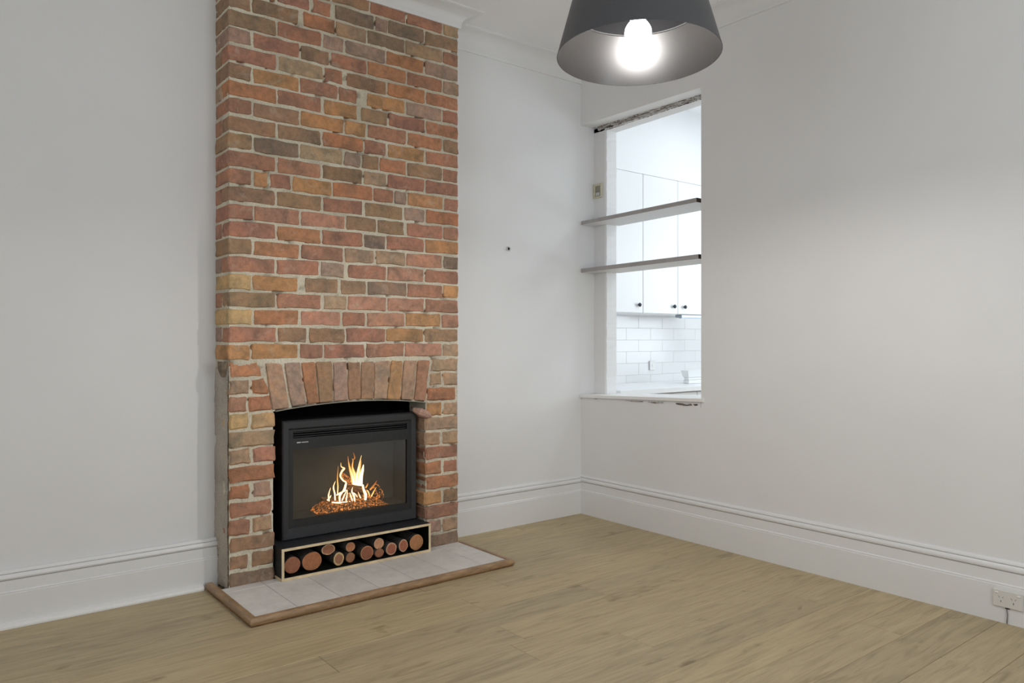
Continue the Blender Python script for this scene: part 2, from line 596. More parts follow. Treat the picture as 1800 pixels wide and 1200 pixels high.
# right wall with niche, hole to the kitchen and chipped inner leaf
mb = MB()
mb.box(XR, YF, -0.06, KX, NY0, ZC)
mb.box(XR, NY0, -0.06, KX, YB, NZ0 - 0.012)
mb.box(XR, NY0, NZ1, NX - 0.022, YB, ZC)
mb.box(NX - 0.022, NY0, NZ1 + 0.03, KX, YB, ZC)
N = 90
vs, fs = [], []
for i in range(N + 1):          # the column left beside the hole, its edges chipped
    z = NZ0 - 0.02 + (NZ1 + 0.04 - NZ0) * i / N
    j = 0.0035 * noise.noise((z * 30, 1.3, 0)) + 0.003 * noise.noise((z * 80, 4.3, 0))
    k = 0.003 * noise.noise((z * 42, 8.3, 0)) + 0.002 * noise.noise((z * 95, 2.3, 0))
    vs += [(NX, YB, z), (NX, HY1 + 0.012 + j, z), (NX + 0.006, HY1 + j, z), (KX - 0.006, HY1 + k, z), (KX, HY1 + 0.010 + k, z), (KX, YB, z)]
for i in range(N):
    for q in range(6):
        r = (q + 1) % 6
        fs.append((i * 6 + q, i * 6 + r, i * 6 + 6 + r, i * 6 + 6 + q))
mb.add(vs, fs)
vs, fs = [], []
for i in range(N + 1):          # inner-leaf lintel, slightly higher at the near end
    yy = NY0 - 0.01 + (YB + 0.02 - NY0) * i / N
    zb = 2.757 - 0.022 * i / N
    j = 0.004 * noise.noise((yy * 35, 3.1, 0))
    vs += [(NX, yy, zb + j), (KX, yy, zb + 0.3 * j), (KX, yy, NZ1 + 0.05), (NX, yy, NZ1 - 0.004 + 0.004 * noise.noise((yy * 50, 7, 0)))]
for i in range(N):
    for q in range(4):
        r = (q + 1) % 4
        fs.append((i * 4 + q, i * 4 + r, i * 4 + 4 + r, i * 4 + 4 + q))
mb.add(vs, fs)
wall_right = struct(mb.build('wall_right', M['wall']), 'white painted wall with a rough pass-through to the kitchen')
# broken plaster and brick showing in the gap above the hole
mb = MB()
vs, fs = [], []
N = 140
for i in range(N + 1):
    yy = NY0 + (YB - 0.04 - NY0) * i / N
    a = noise.noise((yy * 40, 0.2, 0)); b = noise.noise((yy * 90, 5.2, 0)); c = noise.noise((yy * 22, 9.2, 0))
    t = i / N
    vs += [(NX - 0.030 + 0.006 * c, yy, NZ1 + 0.002), (NX - 0.022 + 0.010 * a, yy, NZ1 - 0.004 - 0.006 * b),
           (NX - 0.004 + 0.004 * b, yy, NZ1 - 0.012 - 0.010 * a), (NX + 0.004, yy, 2.752 - 0.02 * t + 0.006 * b)]
for i in range(N):
    for q in range(3):
        fs.append((i * 4 + q, i * 4 + q + 1, i * 4 + 5 + q, i * 4 + 4 + q))
o = mb.add(vs, fs).build('broken_plaster', M['rubble'], wall_right)
o['label'] = 'broken plaster and brick along the top of the opening'
mb = MB()
for (a, b_, h) in ((1100, 1130, 2.0), (1139, 1166, 2.5), (1188, 1216, 4.0), (1219, 1226, 3.0), (1044, 1050, 1.6)):
    p = onX(a, 700 + (a - 1044) * 0.055, XR - 0.001); q = onX(b_, 700 + (b_ - 1044) * 0.055, XR - 0.001)
    d = h * 4.9 / F_PX
    mb.add([(XR - 0.002, p.y, p.z), (XR - 0.002, q.y, q.z), (XR - 0.003, q.y - 0.004, q.z - d * 0.7), (XR - 0.003, (p.y + q.y) / 2, p.z - d), (XR - 0.003, p.y, p.z - d * 0.5)], [(0, 1, 2, 3, 4)])
mb.build('plaster_chip', M['rubble'], wall_right)

# front and left walls with windows (behind the camera)
mb = MB()
wx0, wx1, wz0, wz1 = 0.85, 2.65, 0.85, 2.45
mb.box(XL - 0.2, YF - 0.2, -0.06, wx0, YF, ZC); mb.box(wx1, YF - 0.2, -0.06, KX, YF, ZC)
mb.box(wx0, YF - 0.2, -0.06, wx1, YF, wz0); mb.box(wx0, YF - 0.2, wz1, wx1, YF, ZC)
struct(mb.build('wall_front', M['wall']), 'white painted front wall with a window')
mb = MB()
ly0, ly1 = 0.40, 2.0
mb.box(XL - 0.2, YF, -0.06, XL, ly0, ZC); mb.box(XL - 0.2, ly1, -0.06, XL, YB, ZC)
mb.box(XL - 0.2, ly0, -0.06, XL, ly1, wz0); mb.box(XL - 0.2, ly0, wz1, XL, ly1, ZC)
struct(mb.build('wall_left', M['wall']), 'white painted left wall with a window')


def window(name, horizontal):
    f = MB()
    w = 0.05
    if horizontal:
        y0, y1 = YF - 0.13, YF - 0.08
        f.box(wx0, y0, wz0, wx1, y1, wz0 + w).box(wx0, y0, wz1 - w, wx1, y1, wz1)
        f.box(wx0, y0, wz0 + w, wx0 + w, y1, wz1 - w).box(wx1 - w, y0, wz0 + w, wx1, y1, wz1 - w)
        f.box((wx0 + wx1) / 2 - 0.025, y0, wz0 + w, (wx0 + wx1) / 2 + 0.025, y1, wz1 - w)
        g = MB().box(wx0 + w, YF - 0.108, wz0 + w, wx1 - w, YF - 0.103, wz1 - w)
    else:
        x0, x1 = XL - 0.13, XL - 0.08
        f.box(x0, ly0, wz0, x1, ly1, wz0 + w).box(x0, ly0, wz1 - w, x1, ly1, wz1)
        f.box(x0, ly0, wz0 + w, x1, ly0 + w, wz1 - w).box(x0, ly1 - w, wz0 + w, x1, ly1, wz1 - w)
        f.box(x0, (ly0 + ly1) / 2 - 0.025, wz0 + w, x1, (ly0 + ly1) / 2 + 0.025, wz1 - w)
        g = MB().box(XL - 0.108, ly0 + w, wz0 + w, XL - 0.103, ly1 - w, wz1 - w)
    o = struct(f.build(name, M['trim']), 'white framed window')
    g.build('pane', M['glass'], o)


window('window_1', True)
window('window_2', False)

struct(MB().box(XL - 0.2, YF - 0.2, ZC, KX, YB + 0.25, ZC + 0.1).build('ceiling', M['ceiling']), 'white painted ceiling')


# ------------------------------------------------------------------ skirting and cornice
def skirting(h, d=0.024):
    s = h / 0.265
    return [(0, 0), (d, 0), (d, 0.155 * s), (d - 0.003, 0.1575 * s), (d - 0.002, 0.163 * s), (d - 0.007, 0.168 * s), (d - 0.009, 0.217 * s),
            (d - 0.016, 0.2185 * s), (d - 0.016, 0.2215 * s), (d - 0.004, 0.223 * s), (d - 0.001, 0.230 * s), (d - 0.004, 0.240 * s), (d - 0.009, 0.2465 * s),
            (d - 0.017, 0.247 * s), (d - 0.017, 0.2495 * s), (d - 0.011, 0.2505 * s), (d - 0.012, 0.258 * s), (d - 0.018, h), (0, h)]


def skirt(name, path, h):
    return struct(MB().sweep(path, skirting(h)).build(name, M['trim'], smooth=True), 'tall white moulded skirting board')


skirt('baseboard_back_left', [(XL, YB - 0.022), (CX0, YB - 0.022)], 0.243)
skirt('baseboard_back_right', [(CX1, YB), (XR, YB)], 0.265)
skirt('baseboard_right', [(XR, YB), (XR, YF)], 0.272)
skirt('baseboard_front', [(XR, YF), (XL, YF)], 0.265)
skirt('baseboard_left', [(XL, YF), (XL, YB)], 0.243)
# packing behind the older left skirting, and the new white bead along its foot
struct(MB().box(XL, YB - 0.022, 0, CX0, YB, 0.236).build('trim_1', M['trim']), 'packing strip behind the left skirting board')
struct(MB().sweep([(XL, YB - 0.046), (CX0 - 0.075, YB - 0.046)], [(0, 0), (0.028, 0), (0.029, 0.007), (0.026, 0.014), (0.018, 0.020), (0, 0.022)]).build('trim_2', M['outlet_white'], smooth=True),
       'thin white bead along the foot of the left skirting board')


def cove(h, w):
    p = [(0, ZC + 0.002), (w, ZC + 0.002), (w, ZC - 0.008), (w - 0.010, ZC - 0.010)]
    n = 9
    for i in range(n + 1):
        a = math.radians(90) * i / n
        p.append((0.014 + (w - 0.026) * (1 - math.sin(a)), ZC - 0.012 - (h - 0.030) * (1 - math.cos(a))))
    p += [(0.014, ZC - h + 0.012), (0.010, ZC - h), (0, ZC - h)]
    return p


for i, (path, h, w) in enumerate((([(XL, YB), (CX0, YB)], 0.122, 0.12), ([(CX0, YB), (CX0, CY), (CX1, CY), (CX1, YB)], 0.094, 0.112),
                                  ([(CX1, YB), (XR, YB)], 0.122, 0.12), ([(XR, YB), (XR, YF)], 0.10, 0.12), ([(XR, YF), (XL, YF)], 0.11, 0.12), ([(XL, YF), (XL, YB)], 0.11, 0.12))):
    struct(MB().sweep(path, cove(h, w)).build('trim_%d' % (i + 3), M['trim'], smooth=True), 'white coved cornice at the ceiling')

# ------------------------------------------------------------------ brick chimney breast
chim = thing('brick_chimney_breast', 'exposed red brick chimney breast with an arched fireplace opening', 'fireplace', ((CX0 + CX1) / 2, CY, 0))
LIT = 0.64
PAL = {'R': (152, 106, 87), 'O': (172, 126, 84), 'G': (166, 112, 80), 'B': (136, 109, 85), 'T': (157, 132, 107), 'P': (150, 126, 113),
       'D': (117, 100, 86), 'Y': (183, 152, 107), 'S': (164, 117, 99)}


def brick_colour(ch):
    c = srgb(*[0.70 * a + 0.30 * b for a, b in zip(PAL[ch], (142, 118, 100))])
    j = random.uniform(0.93, 1.07)
    return tuple(min(0.9, c[i] / LIT * j * random.uniform(0.97, 1.03)) for i in range(3)) + (1,)


def outline(quad, jit):
    """points round a front face given by its corners bl, br, tr, tl in (x, z); corners clipped, edges wavering"""
    pts = []
    for k in range(4):
        a = Vector(quad[k]); b = Vector(quad[(k + 1) % 4])
        L = (b - a).length
        n = 4 if L > 0.15 else (3 if L > 0.09 else 2)
        clip = min(random.choice((0.003, 0.004, 0.005, 0.006, 0.011)), L * 0.12) / L
        ts = [clip + (1 - 2 * clip) * i / n for i in range(n + 1)]
        d = (b - a) / L; nr = Vector((d.y, -d.x))
        for t in ts:
            pts.append(a.lerp(b, t) + nr * random.uniform(-jit, jit * 0.6))
    return pts


def brick(quad, ch, depth=0.10, yoff=None, jit=0.0040, bev=0.004):
    if yoff is None: yoff = random.uniform(-0.004, 0.0012)
    ring = outline(quad, jit)
    c = sum(ring, Vector((0, 0))) / len(ring)
    n = len(ring)
    y0 = CY + yoff
    vs = []
    for p in ring: vs.append((p.x, y0 + depth, p.y))
    for p in ring: vs.append((p.x, y0 + bev + random.uniform(0, 0.002), p.y))
    for p in ring:
        q = p + (c - p).normalized() * (bev * 1.25)
        vs.append((q.x, y0 + random.uniform(-0.0012, 0.0012), q.y))
    fs = []
    for k in range(n):
        m = (k + 1) % n
        fs += [(k, m, n + m, n + k), (n + k, n + m, 2 * n + m, 2 * n + k)]
    vs.append((c.x, y0 - 0.001, c.y))
    for k in range(n):
        fs.append((2 * n + k, 2 * n + (k + 1) % n, 3 * n))
    o = MB().add(vs, fs).build('brick', M['brick'], chim, center=True)
    o.color = brick_colour(ch)
    return o


BED, Z0 = 0.086, 1.220


def zc(k): return Z0 + BED * k


def sx(v): return onY(375 + v / 4.0909, 596, CY).x


def px(v): return onY(v, 596, CY).x


courses = {
    -1: ([270, 615, 790, 1093, 1375, 1645], 'OORRRST'), 0: ([455, 680, 950, 1242, 1515], 'RBBROB'), 1: ([285, 620, 923, 1100, 1380, 1640], 'YGSRSOS'),
    2: ([452, 785, 962, 1250, 1522], 'BRTSSR'), 3: ([280, 630, 908, 1105, 1393, 1652], 'YOBBDRO'), 4: ([452, 765, 955, 1248, 1518], 'RRPRSR'),
    5: ([285, 625, 940, 1165, 1387, 1650], 'BGRTTSD'), 6: ([455, 780, 1080, 1243, 1519], 'RGRDRO'), 7: ([290, 625, 950, 1175, 1380, 1650], 'RSSBBRR'),
    8: ([455, 785, 1083, 1370, 1527], 'BBRBPG'), 9: ([285, 400, 565, 855, 1150, 1300, 1393, 1655], 'ROROGRPOR'), 10: ([452, 780, 1080, 1252, 1522], 'RRBTRR'),
    11: ([285, 620, 940, 1063, 1195, 1393, 1650], 'BDTPBGBR'), 12: ([457, 782, 1080, 1250, 1525], 'BBGROR'), 13: ([285, 625, 945, 1105, 1393, 1650], 'RBOORGB'),
    14: ([458, 788, 1048, 1258, 1528], 'GROBRG'), 15: ([280, 620, 900, 1070, 1385, 1647], 'BORROPR'), 16: ([462, 795, 945, 1250, 1525], 'RTRBGG'),
    17: ([280, 625, 840, 1105, 1390, 1650], 'PRBRGRT'), 18: ([455, 785, 945, 1240, 1520], 'BRPPGP'), 19: ([275, 630, 880, 1105, 1380, 1650], 'BBGTDTR'),
    20: ([455, 705, 862, 1160, 1257, 1520], 'BRRDPDB'), 21: ([285, 620, 850, 1125, 1390, 1650], 'BBBBRRT')}
WIDE = {(3, 630): 0.040, (15, 1070): 0.060, (14, 1048): 0.026, (16, 945): 0.024, (4, 955): 0.022, (7, 1380): 0.020, (20, 862): 0.026, (20, 705): 0.024, (19, 630): 0.024, (2, 785): 0.022}
for k, (js, cols) in courses.items():
    z0, z1 = zc(k) + 0.0060, zc(k + 1) - 0.0060
    if k == 21: z1 = 3.100
    xs = [CX0 - 0.001] + [sx(j) for j in js] + [CX1]
    for i, ch in enumerate(cols):
        ga = WIDE.get((k, js[i - 1]), 0.0095) if i > 0 else 0
        gb = WIDE.get((k, js[i]), 0.0095) if i < len(js) else 0
        a = xs[i] + ga / 2 + (random.uniform(-0.002, 0.002) if i else random.uniform(-0.002, 0.002))
        b = xs[i + 1] - gb / 2 + random.uniform(-0.002, 0.002)
        zz = random.uniform(-0.0015, 0.0015)
        dz = random.uniform(-0.002, 0.002)
        dep = 0.10
        if i == 0 and (b - a) < 0.16: dep = 0.196
        brick([(a, z0 + zz), (b, z0 + zz + dz), (b, z1 + zz + dz), (a, z1 + zz)], ch, dep)
    # second brick on the left return where the front shows a stretcher, and on the right return
    for side in (0, 1):
        if side == 0 and (xs[1] - xs[0]) < 0.16: continue
        xa, xb = (CX0, CX0 + 0.10) if side == 0 else (CX1 - 0.10, CX1)
        o = MB().box(xa + (0 if side == 0 else 0), CY + 0.112, z0, xb, YB - 0.004, z1, 0.004).build('brick', M['brick'], chim, center=True)
        o.color = brick_colour(random.choice('RBPTR'))

# piers either side of the opening (course, [x limits in picture pixels], colours)
left = {-2: ([402, 457], 'G'), -3: ([402, 442, 470], 'TG'), -4: ([402, 436, 481], 'SG'), -5: ([402, 440, 484], 'YY'), -6: ([402, 483], 'T'), -7: ([402, 443, 485], 'TS'),
        -8: ([402, 483], 'G'), -9: ([402, 443, 478], 'GP'), -10: ([402, 479], 'R'), -11: ([402, 442, 478], 'RT'), -12: ([402, 484], 'B'), -13: ([402, 440, 483], 'BB'), -14: ([402, 484], 'D')}
right = {-2: ([761, 806], 'T'), -3: ([756, 779, 806], 'TT'), -4: ([752, 801], 'G'), -5: ([751, 779, 806], 'OT'), -6: ([747, 806], 'T'), -7: ([748, 777, 806], 'TT'), -8: ([749, 806], 'R'),
         -9: ([748, 778, 806], 'GR'), -10: ([750, 806], 'G'), -11: ([746, 778, 806], 'OB'), -12: ([747, 806], 'R'), -13: ([748, 778, 806], 'PT'), -14: ([748, 806], 'D')}
for tab in (left, right):
    for k, (xl, cols) in tab.items():
        z0, z1 = zc(k) + 0.0055, zc(k + 1) - 0.0055
        xs = [px(v) for v in xl]
        if tab is left: xs[0] = CX0 + 0.003
        else: xs[-1] = min(CX1, xs[-1])
        for i, ch in enumerate(cols):
            a = xs[i] + (0.006 if i else 0); b = xs[i + 1] - (0.006 if i < len(cols) - 1 else 0)
            zz = random.uniform(-0.002, 0.002); dz = random.uniform(-0.003, 0.003)
            q = [(a, z0 + zz), (b, z0 + zz + dz), (b, z1 + zz + dz), (a, z1 + zz)]
            if tab is left and k == -2: q[1] = (px(463), z0); q[2] = (px(455), z1)
            if tab is left and k == -3 and i == 1: q[1] = (px(474), z0); q[2] = (px(465), z1)
            if tab is left and k == -4 and i == 1: q[1] = (px(479), z0 + 0.004); q[2] = (px(477), z1)
            if tab is right and k == -2: q[0] = (px(757), z0 - 0.002)
            brick(q, ch, 0.196 if (tab is right or k % 2) else 0.10, jit=0.005, bev=0.008, yoff=random.uniform(-0.005, 0.004))
        # right return bricks are the pier bricks themselves; left return is hidden under cement
# the arch
VT = [(467, 494), (500, 526.5), (530, 553), (556, 583.5), (587, 609), (612.5, 633), (636, 657.5), (660, 686), (689, 707.5), (711, 732), (736, 755)]
VBm = [(481, 508), (514, 538), (542, 560), (563.5, 586), (589, 611.5), (614, 634), (636, 656.5), (659, 679), (682, 702.5), (706, 725.5), (729.5, 747)]


def soffit(x):
    u = (x - (OX0 + OX1) / 2) / ((OX1 - OX0) / 2)
    return 0.908 - 0.030 * min(1.2, abs(u)) ** 2


for (ta, tb), (ba, bb), ch in zip(VT, VBm, 'TPGBPBBTOTR'):
    A, B = px(ba - 1), px(bb + 1); C, D = px(tb + 0.8), px(ta - 0.8)
    tz = 1.120
    brick([(A, soffit(A) + 0.004), (B, soffit(B) + 0.004), (C, tz + random.uniform(-0.004, 0.004)), (D, tz + random.uniform(-0.004, 0.004))], ch, 0.11, jit=0.003)
# the dark stone let into the return above the arch, and a broken lump beside the opening
o = MB().tube([(CX0 + 0.006, CY + 0.060, 1.128), (CX0 + 0.003, CY + 0.060, 1.095), (CX0 + 0.006, CY + 0.062, 1.055)], [0.040, 0.036, 0.022], 8).build('brick', M['brick'], chim, center=True)
o.color = brick_colour('D')
lump = onY(744, 726, CY)
o = MB().tube([(lump.x - 0.035, CY + 0.050, lump.z + 0.020), (lump.x - 0.01, CY + 0.018, lump.z + 0.006), (lump.x + 0.03, CY - 0.004, lump.z - 0.012), (lump.x + 0.052, CY + 0.002, lump.z - 0.020)],
              [0.014, 0.026, 0.021, 0.008], 8).build('brick', M['brick'], chim, center=True)
o.color = brick_colour('P')

# mortar: rough sheet behind the brick faces, wrapped round the returns
mb = MB()
DX = 0.011


def inopen(x, z):
    return OX0 - 0.004 < x < OX1 + 0.010 and z < soffit(x) + 0.002


nx = int((CX1 - CX0 - 0.008) / DX); nz = int((3.10 - 0.016) / DX)
idx = {}
vs, fs = [], []
for i in range(nx + 1):
    for j in range(nz + 1):
        x = CX0 + 0.004 + (CX1 - CX0 - 0.008) * i / nx; z = 0.016 + (3.10 - 0.016) * j / nz
        yy = CY + 0.0046 + 0.0022 * noise.noise((x * 45, z * 45, 0)) + 0.0020 * noise.noise((x * 130, z * 130, 3))
        if z < 1.1: yy += 0.004
        pit = noise.noise((x * 16, z * 26, 11))
        if pit > 0.46: yy += 0.02
        idx[i, j] = len(vs); vs.append((x, yy, z))
for i in range(nx):
    for j in range(nz):
        x = CX0 + 0.004 + (CX1 - CX0 - 0.008) * (i + 0.5) / nx; z = 0.016 + (3.10 - 0.016) * (j + 0.5) / nz
        if inopen(x, z): continue
        fs.append((idx[i, j], idx[i + 1, j], idx[i + 1, j + 1], idx[i, j + 1]))
mb.add(vs, fs)
for xs_, sg in ((CX0 + 0.004, -1), (CX1 - 0.004, 1)):
    ny = 10
    vs, fs = [], []
    for i in range(ny + 1):
        for j in range(nz + 1):
            yy = CY + 0.006 + (YB - CY - 0.006) * i / ny; z = 0.016 + (3.10 - 0.016) * j / nz
            vs.append((xs_ + 0.003 * noise.noise((yy * 60, z * 60, 5)), yy, z))
    for i in range(ny):
        for j in range(nz):
            a = i * (nz + 1) + j
            fs.append((a, a + nz + 1, a + nz + 2, a + 1))
    mb.add(vs, fs)
vs, fs = [], []
for i in range(11):
    for j in range(83):
        yy = CY + 0.008 + 0.19 * i / 10; z = 0.016 + 0.90 * j / 82
        vs.append((OX1 + 0.012 + 0.003 * noise.noise((yy * 60, z * 60, 5)), yy, z))
for i in range(10):
    for j in range(82):
        a = i * 83 + j
        fs.append((a, a + 83, a + 84, a + 1))
mb.add(vs, fs)
mb.build('mortar', M['mortar'], chim, smooth='all', fix=False)
# grey cement smeared over the lower part of the left return
vs, fs = [], []
ny, nzz = 14, 90
for i in range(ny + 1):
    for j in range(nzz + 1):
        yy = CY + 0.004 + (YB - CY - 0.004) * i / ny; z = 0.016 + 1.17 * j / nzz
        x = CX0 - 0.003 + 0.0035 * noise.noise((yy * 30, z * 22, 5)) + 0.002 * noise.noise((yy * 90, z * 90, 1))
        if noise.noise((yy * 20, z * 9, 21)) > 0.40: x += 0.009
        if z > 1.02: x += (z - 1.02) * 0.08
        vs.append((x, yy, z))
for i in range(ny):
    for j in range(nzz):
        a = i * (nzz + 1) + j
        fs.append((a, a + nzz + 1, a + nzz + 2, a + 1))
o = MB().add(vs, fs).build('cement_smear', M['render'], chim, smooth='all', fix=False)
# sooty lining of the opening and the flat arch bar
mb = MB()
mb.box(OX0 - 0.02, CY + 0.11, 0.016, OX0 - 0.002, YB + 0.24, 0.93)
mb.box(OX1 + 0.002, CY + 0.197, 0.016, OX1 + 0.02, YB + 0.24, 0.93)
mb.box(OX0 - 0.02, YB + 0.22, 0.016, OX1 + 0.02, YB + 0.24, 0.95)
mb.box(OX0 - 0.02, CY + 0.10, 0.918, OX1 + 0.02, YB + 0.24, 0.95)
mb.box(OX0, CY + 0.01, 0.004, OX1, YB + 0.24, 0.016)
struct(mb.build('wall_firebox', M['soot']), 'sooty black lining of the fireplace opening')
vs, fs = [], []
n = 20
for i in range(n + 1):
    x = OX0 + 0.004 + (OX1 + 0.012 - OX0 - 0.004) * i / n
    z = soffit(x)
    w = 0.002 * noise.noise((x * 25, 0, 0))
    vs += [(x, CY - 0.010 + w, z), (x, CY - 0.010 + w, z - 0.004), (x, CY + 0.10, z - 0.003), (x, CY + 0.10, z + 0.003)]
for i in range(n):
    for q in range(4):
        r = (q + 1) % 4
        fs.append((i * 4 + q, i * 4 + r, i * 4 + 4 + r, i * 4 + 4 + q))
fs += [(0, 1, 2, 3), (n * 4 + 3, n * 4 + 2, n * 4 + 1, n * 4)]
o = MB().add(vs, fs).build('arch_bar', M['grey_plastic'], chim)
o['label'] = 'thin flat bar under the brick arch'

# ------------------------------------------------------------------ hearth
HX0, HX1, HYF, HZ = 1.146, 2.597, 3.250, 0.032
hearth = thing('hearth', 'low hearth of pale tiles with a rounded timber edge', 'hearth', ((HX0 + HX1) / 2, 3.5, 0))
MB().box(HX0 + 0.028, HYF + 0.020, 0.0, HX1 - 0.028, CY + 0.004, HZ - 0.003).build('base', M['hearth_grout'], hearth)
tx = [1.178, 1.376, 1.590, 1.794, 1.996, 2.202, 2.411, 2.566]
for i in range(7):
    rows = [(3.274, 3.492), (3.492, CY)] if i == 6 else [(3.274, 3.674), (3.674, CY)]
    for a, b in rows:
        MB().box(tx[i] + 0.0012, a + 0.0012, 0.010, tx[i + 1] - 0.0012, b - 0.0012, HZ, 0.0012).build('tile', M['hearth_tile'], hearth, center=True)


def nosing_profile(w, h):
    p = [(0, 0.0), (w - 0.004, 0.0)]
    for i in range(9):
        a = -math.radians(70) + math.radians(165) * i / 8
        p.append((w - 0.017 + 0.017 * math.cos(a), h / 2 + 0.001 + (h / 2 + 0.001) * math.sin(a)))
    p += [(0, h + 0.001)]
    return p


def nosing(p0, p1, m0, m1):
    """one straight run; m0 / m1 say how far the outer edge goes past the inner edge at each end"""
    prof = nosing_profile(0.032, 0.035)
    P0, P1 = Vector(p0), Vector(p1)
    d = (P1 - P0).normalized(); nr = Vector((d.y, -d.x))
    vs, fs = [], []
    m = len(prof)
    for P, mm, s in ((P0, m0, -1), (P1, m1, 1)):
        for o, z in prof:
            q = P + nr * o + d * (s * mm * o)
            vs.append((q.x, q.y, z))
    for k in range(m):
        t = (k + 1) % m
        fs.append((k, m + k, m + t, t))
    fs += [tuple(range(m)), tuple(range(2 * m - 1, m - 1, -1))]
    MB().add(vs, fs).build('timber_edge', M['nosing'], hearth, smooth=True, center=True)


nosing((HX0 + 0.032, YB - 0.079), (HX0 + 0.032, HYF + 0.024), 0, 1)
nosing((HX0 + 0.032, HYF + 0.024), (HX1 - 0.032, HYF + 0.024), 1, 1)
nosing((HX1 - 0.032, HYF + 0.024), (HX1 - 0.032, CY - 0.008), 1, 0)

# ------------------------------------------------------------------ firewood box
BX0, BX1, BYF, BYB, BZ0, BZ1 = 1.4525, 2.325, 3.667, 4.02, HZ + 0.001, 0.194
T = 0.013
box = thing('firewood_box', 'long low black wooden box with raw pine front edges holding logs under the fire', 'box', ((BX0 + BX1) / 2, BYF, BZ0))
MB().box(BX0, BYF + 0.002, BZ1 - T, BX1, BYB, BZ1).build('top_panel', M['black_ply'], box)
MB().box(BX0, BYF + 0.002, BZ0, BX1, BYB, BZ0 + T).build('bottom_panel', M['pine'], box)
for a in (BX0, BX1 - T):
    MB().box(a, BYF + 0.002, BZ0 + T, a + T, BYB, BZ1 - T).build('side_panel', M['black_ply'], box)
MB().box(BX0 + T, BYB - T, BZ0 + T, BX1 - T, BYB, BZ1 - T).build('back_panel', M['box_inside'], box)
lin = MB()
e = 0.0015
lin.box(BX0 + T, BYF + 0.004, BZ1 - T - e, BX1 - T, BYB - T, BZ1 - T)
lin.box(BX0 + T, BYF + 0.004, BZ0 + T, BX1 - T, BYB - T, BZ0 + T + e)
lin.box(BX0 + T, BYF + 0.004, BZ0 + T + e, BX0 + T + e, BYB - T, BZ1 - T - e)
lin.box(BX1 - T - e, BYF + 0.004, BZ0 + T + e, BX1 - T, BYB - T, BZ1 - T - e)
lin.build('black_lining', M['box_inside'], box)
for (a, b, c, d) in ((BX0, BZ1 - T, BX1, BZ1), (BX0, BZ0, BX1, BZ0 + T), (BX0, BZ0 + T, BX0 + T, BZ1 - T), (BX1 - T, BZ0 + T, BX1, BZ1 - T)):
    MB().box(a, BYF, b, c, BYF + 0.002, d).build('front_edge', M['pine'], box)

# logs: picture centre of the cut end, radii in pixels, colour, how far back
LOGS = [
    (514, 993, 13.6, 14.5, (0.22, 0.095, 0.060), 0.0, 'large dull red-brown log end, first from the left in the box'),
    (548.5, 986, 16.4, 16.4, (0.27, 0.120, 0.060), 0.0, 'largest brown log end, second from the left in the box'),
    (577, 965.5, 12.0, 9.2, (0.26, 0.120, 0.070), 0.012, 'oval log end with a pale rim, resting high on the third log'),
    (595.5, 985, 9.2, 11.8, (0.24, 0.120, 0.080), 0.0, 'log end with a broad yellow rim, below the oval log'),
    (616, 961, 8.0, 8.4, (0.33, 0.150, 0.080), 0.010, 'small light brown log end, upper of the small pair'),
    (616, 979.5, 7.8, 8.8, (0.22, 0.110, 0.065), 0.0, 'small dark brown log end, lower of the small pair'),
    (645, 976, 11.4, 12.4, (0.20, 0.080, 0.050), 0.0, 'log end with a dark heart and orange ring, middle of the box'),
    (666, 955, 8.9, 9.8, (0.40, 0.220, 0.140), 0.006, 'split pale log end with silvery bark, highest in the box'),
    (667, 973.5, 8.0, 7.8, (0.22, 0.100, 0.060), 0.0, 'small brown log end tucked under the split pale log'),
    (688, 967.5, 9.6, 11.0, (0.26, 0.095, 0.065), 0.0, 'red-hearted log end with a bold cream rim'),
    (709, 958.5, 8.2, 11.0, (0.27, 0.095, 0.060), 0.0, 'narrow red log end with a thin cream rim, second from the right'),
    (732, 954, 12.6, 13.6, (0.30, 0.150, 0.075), 0.0, 'big orange-brown log end at the right end of the box')]
SAP = {2: 0.16, 3: 0.24, 4: 0.08, 6: 0.10, 7: 0.14, 9: 0.17, 10: 0.14, 11: 0.06}
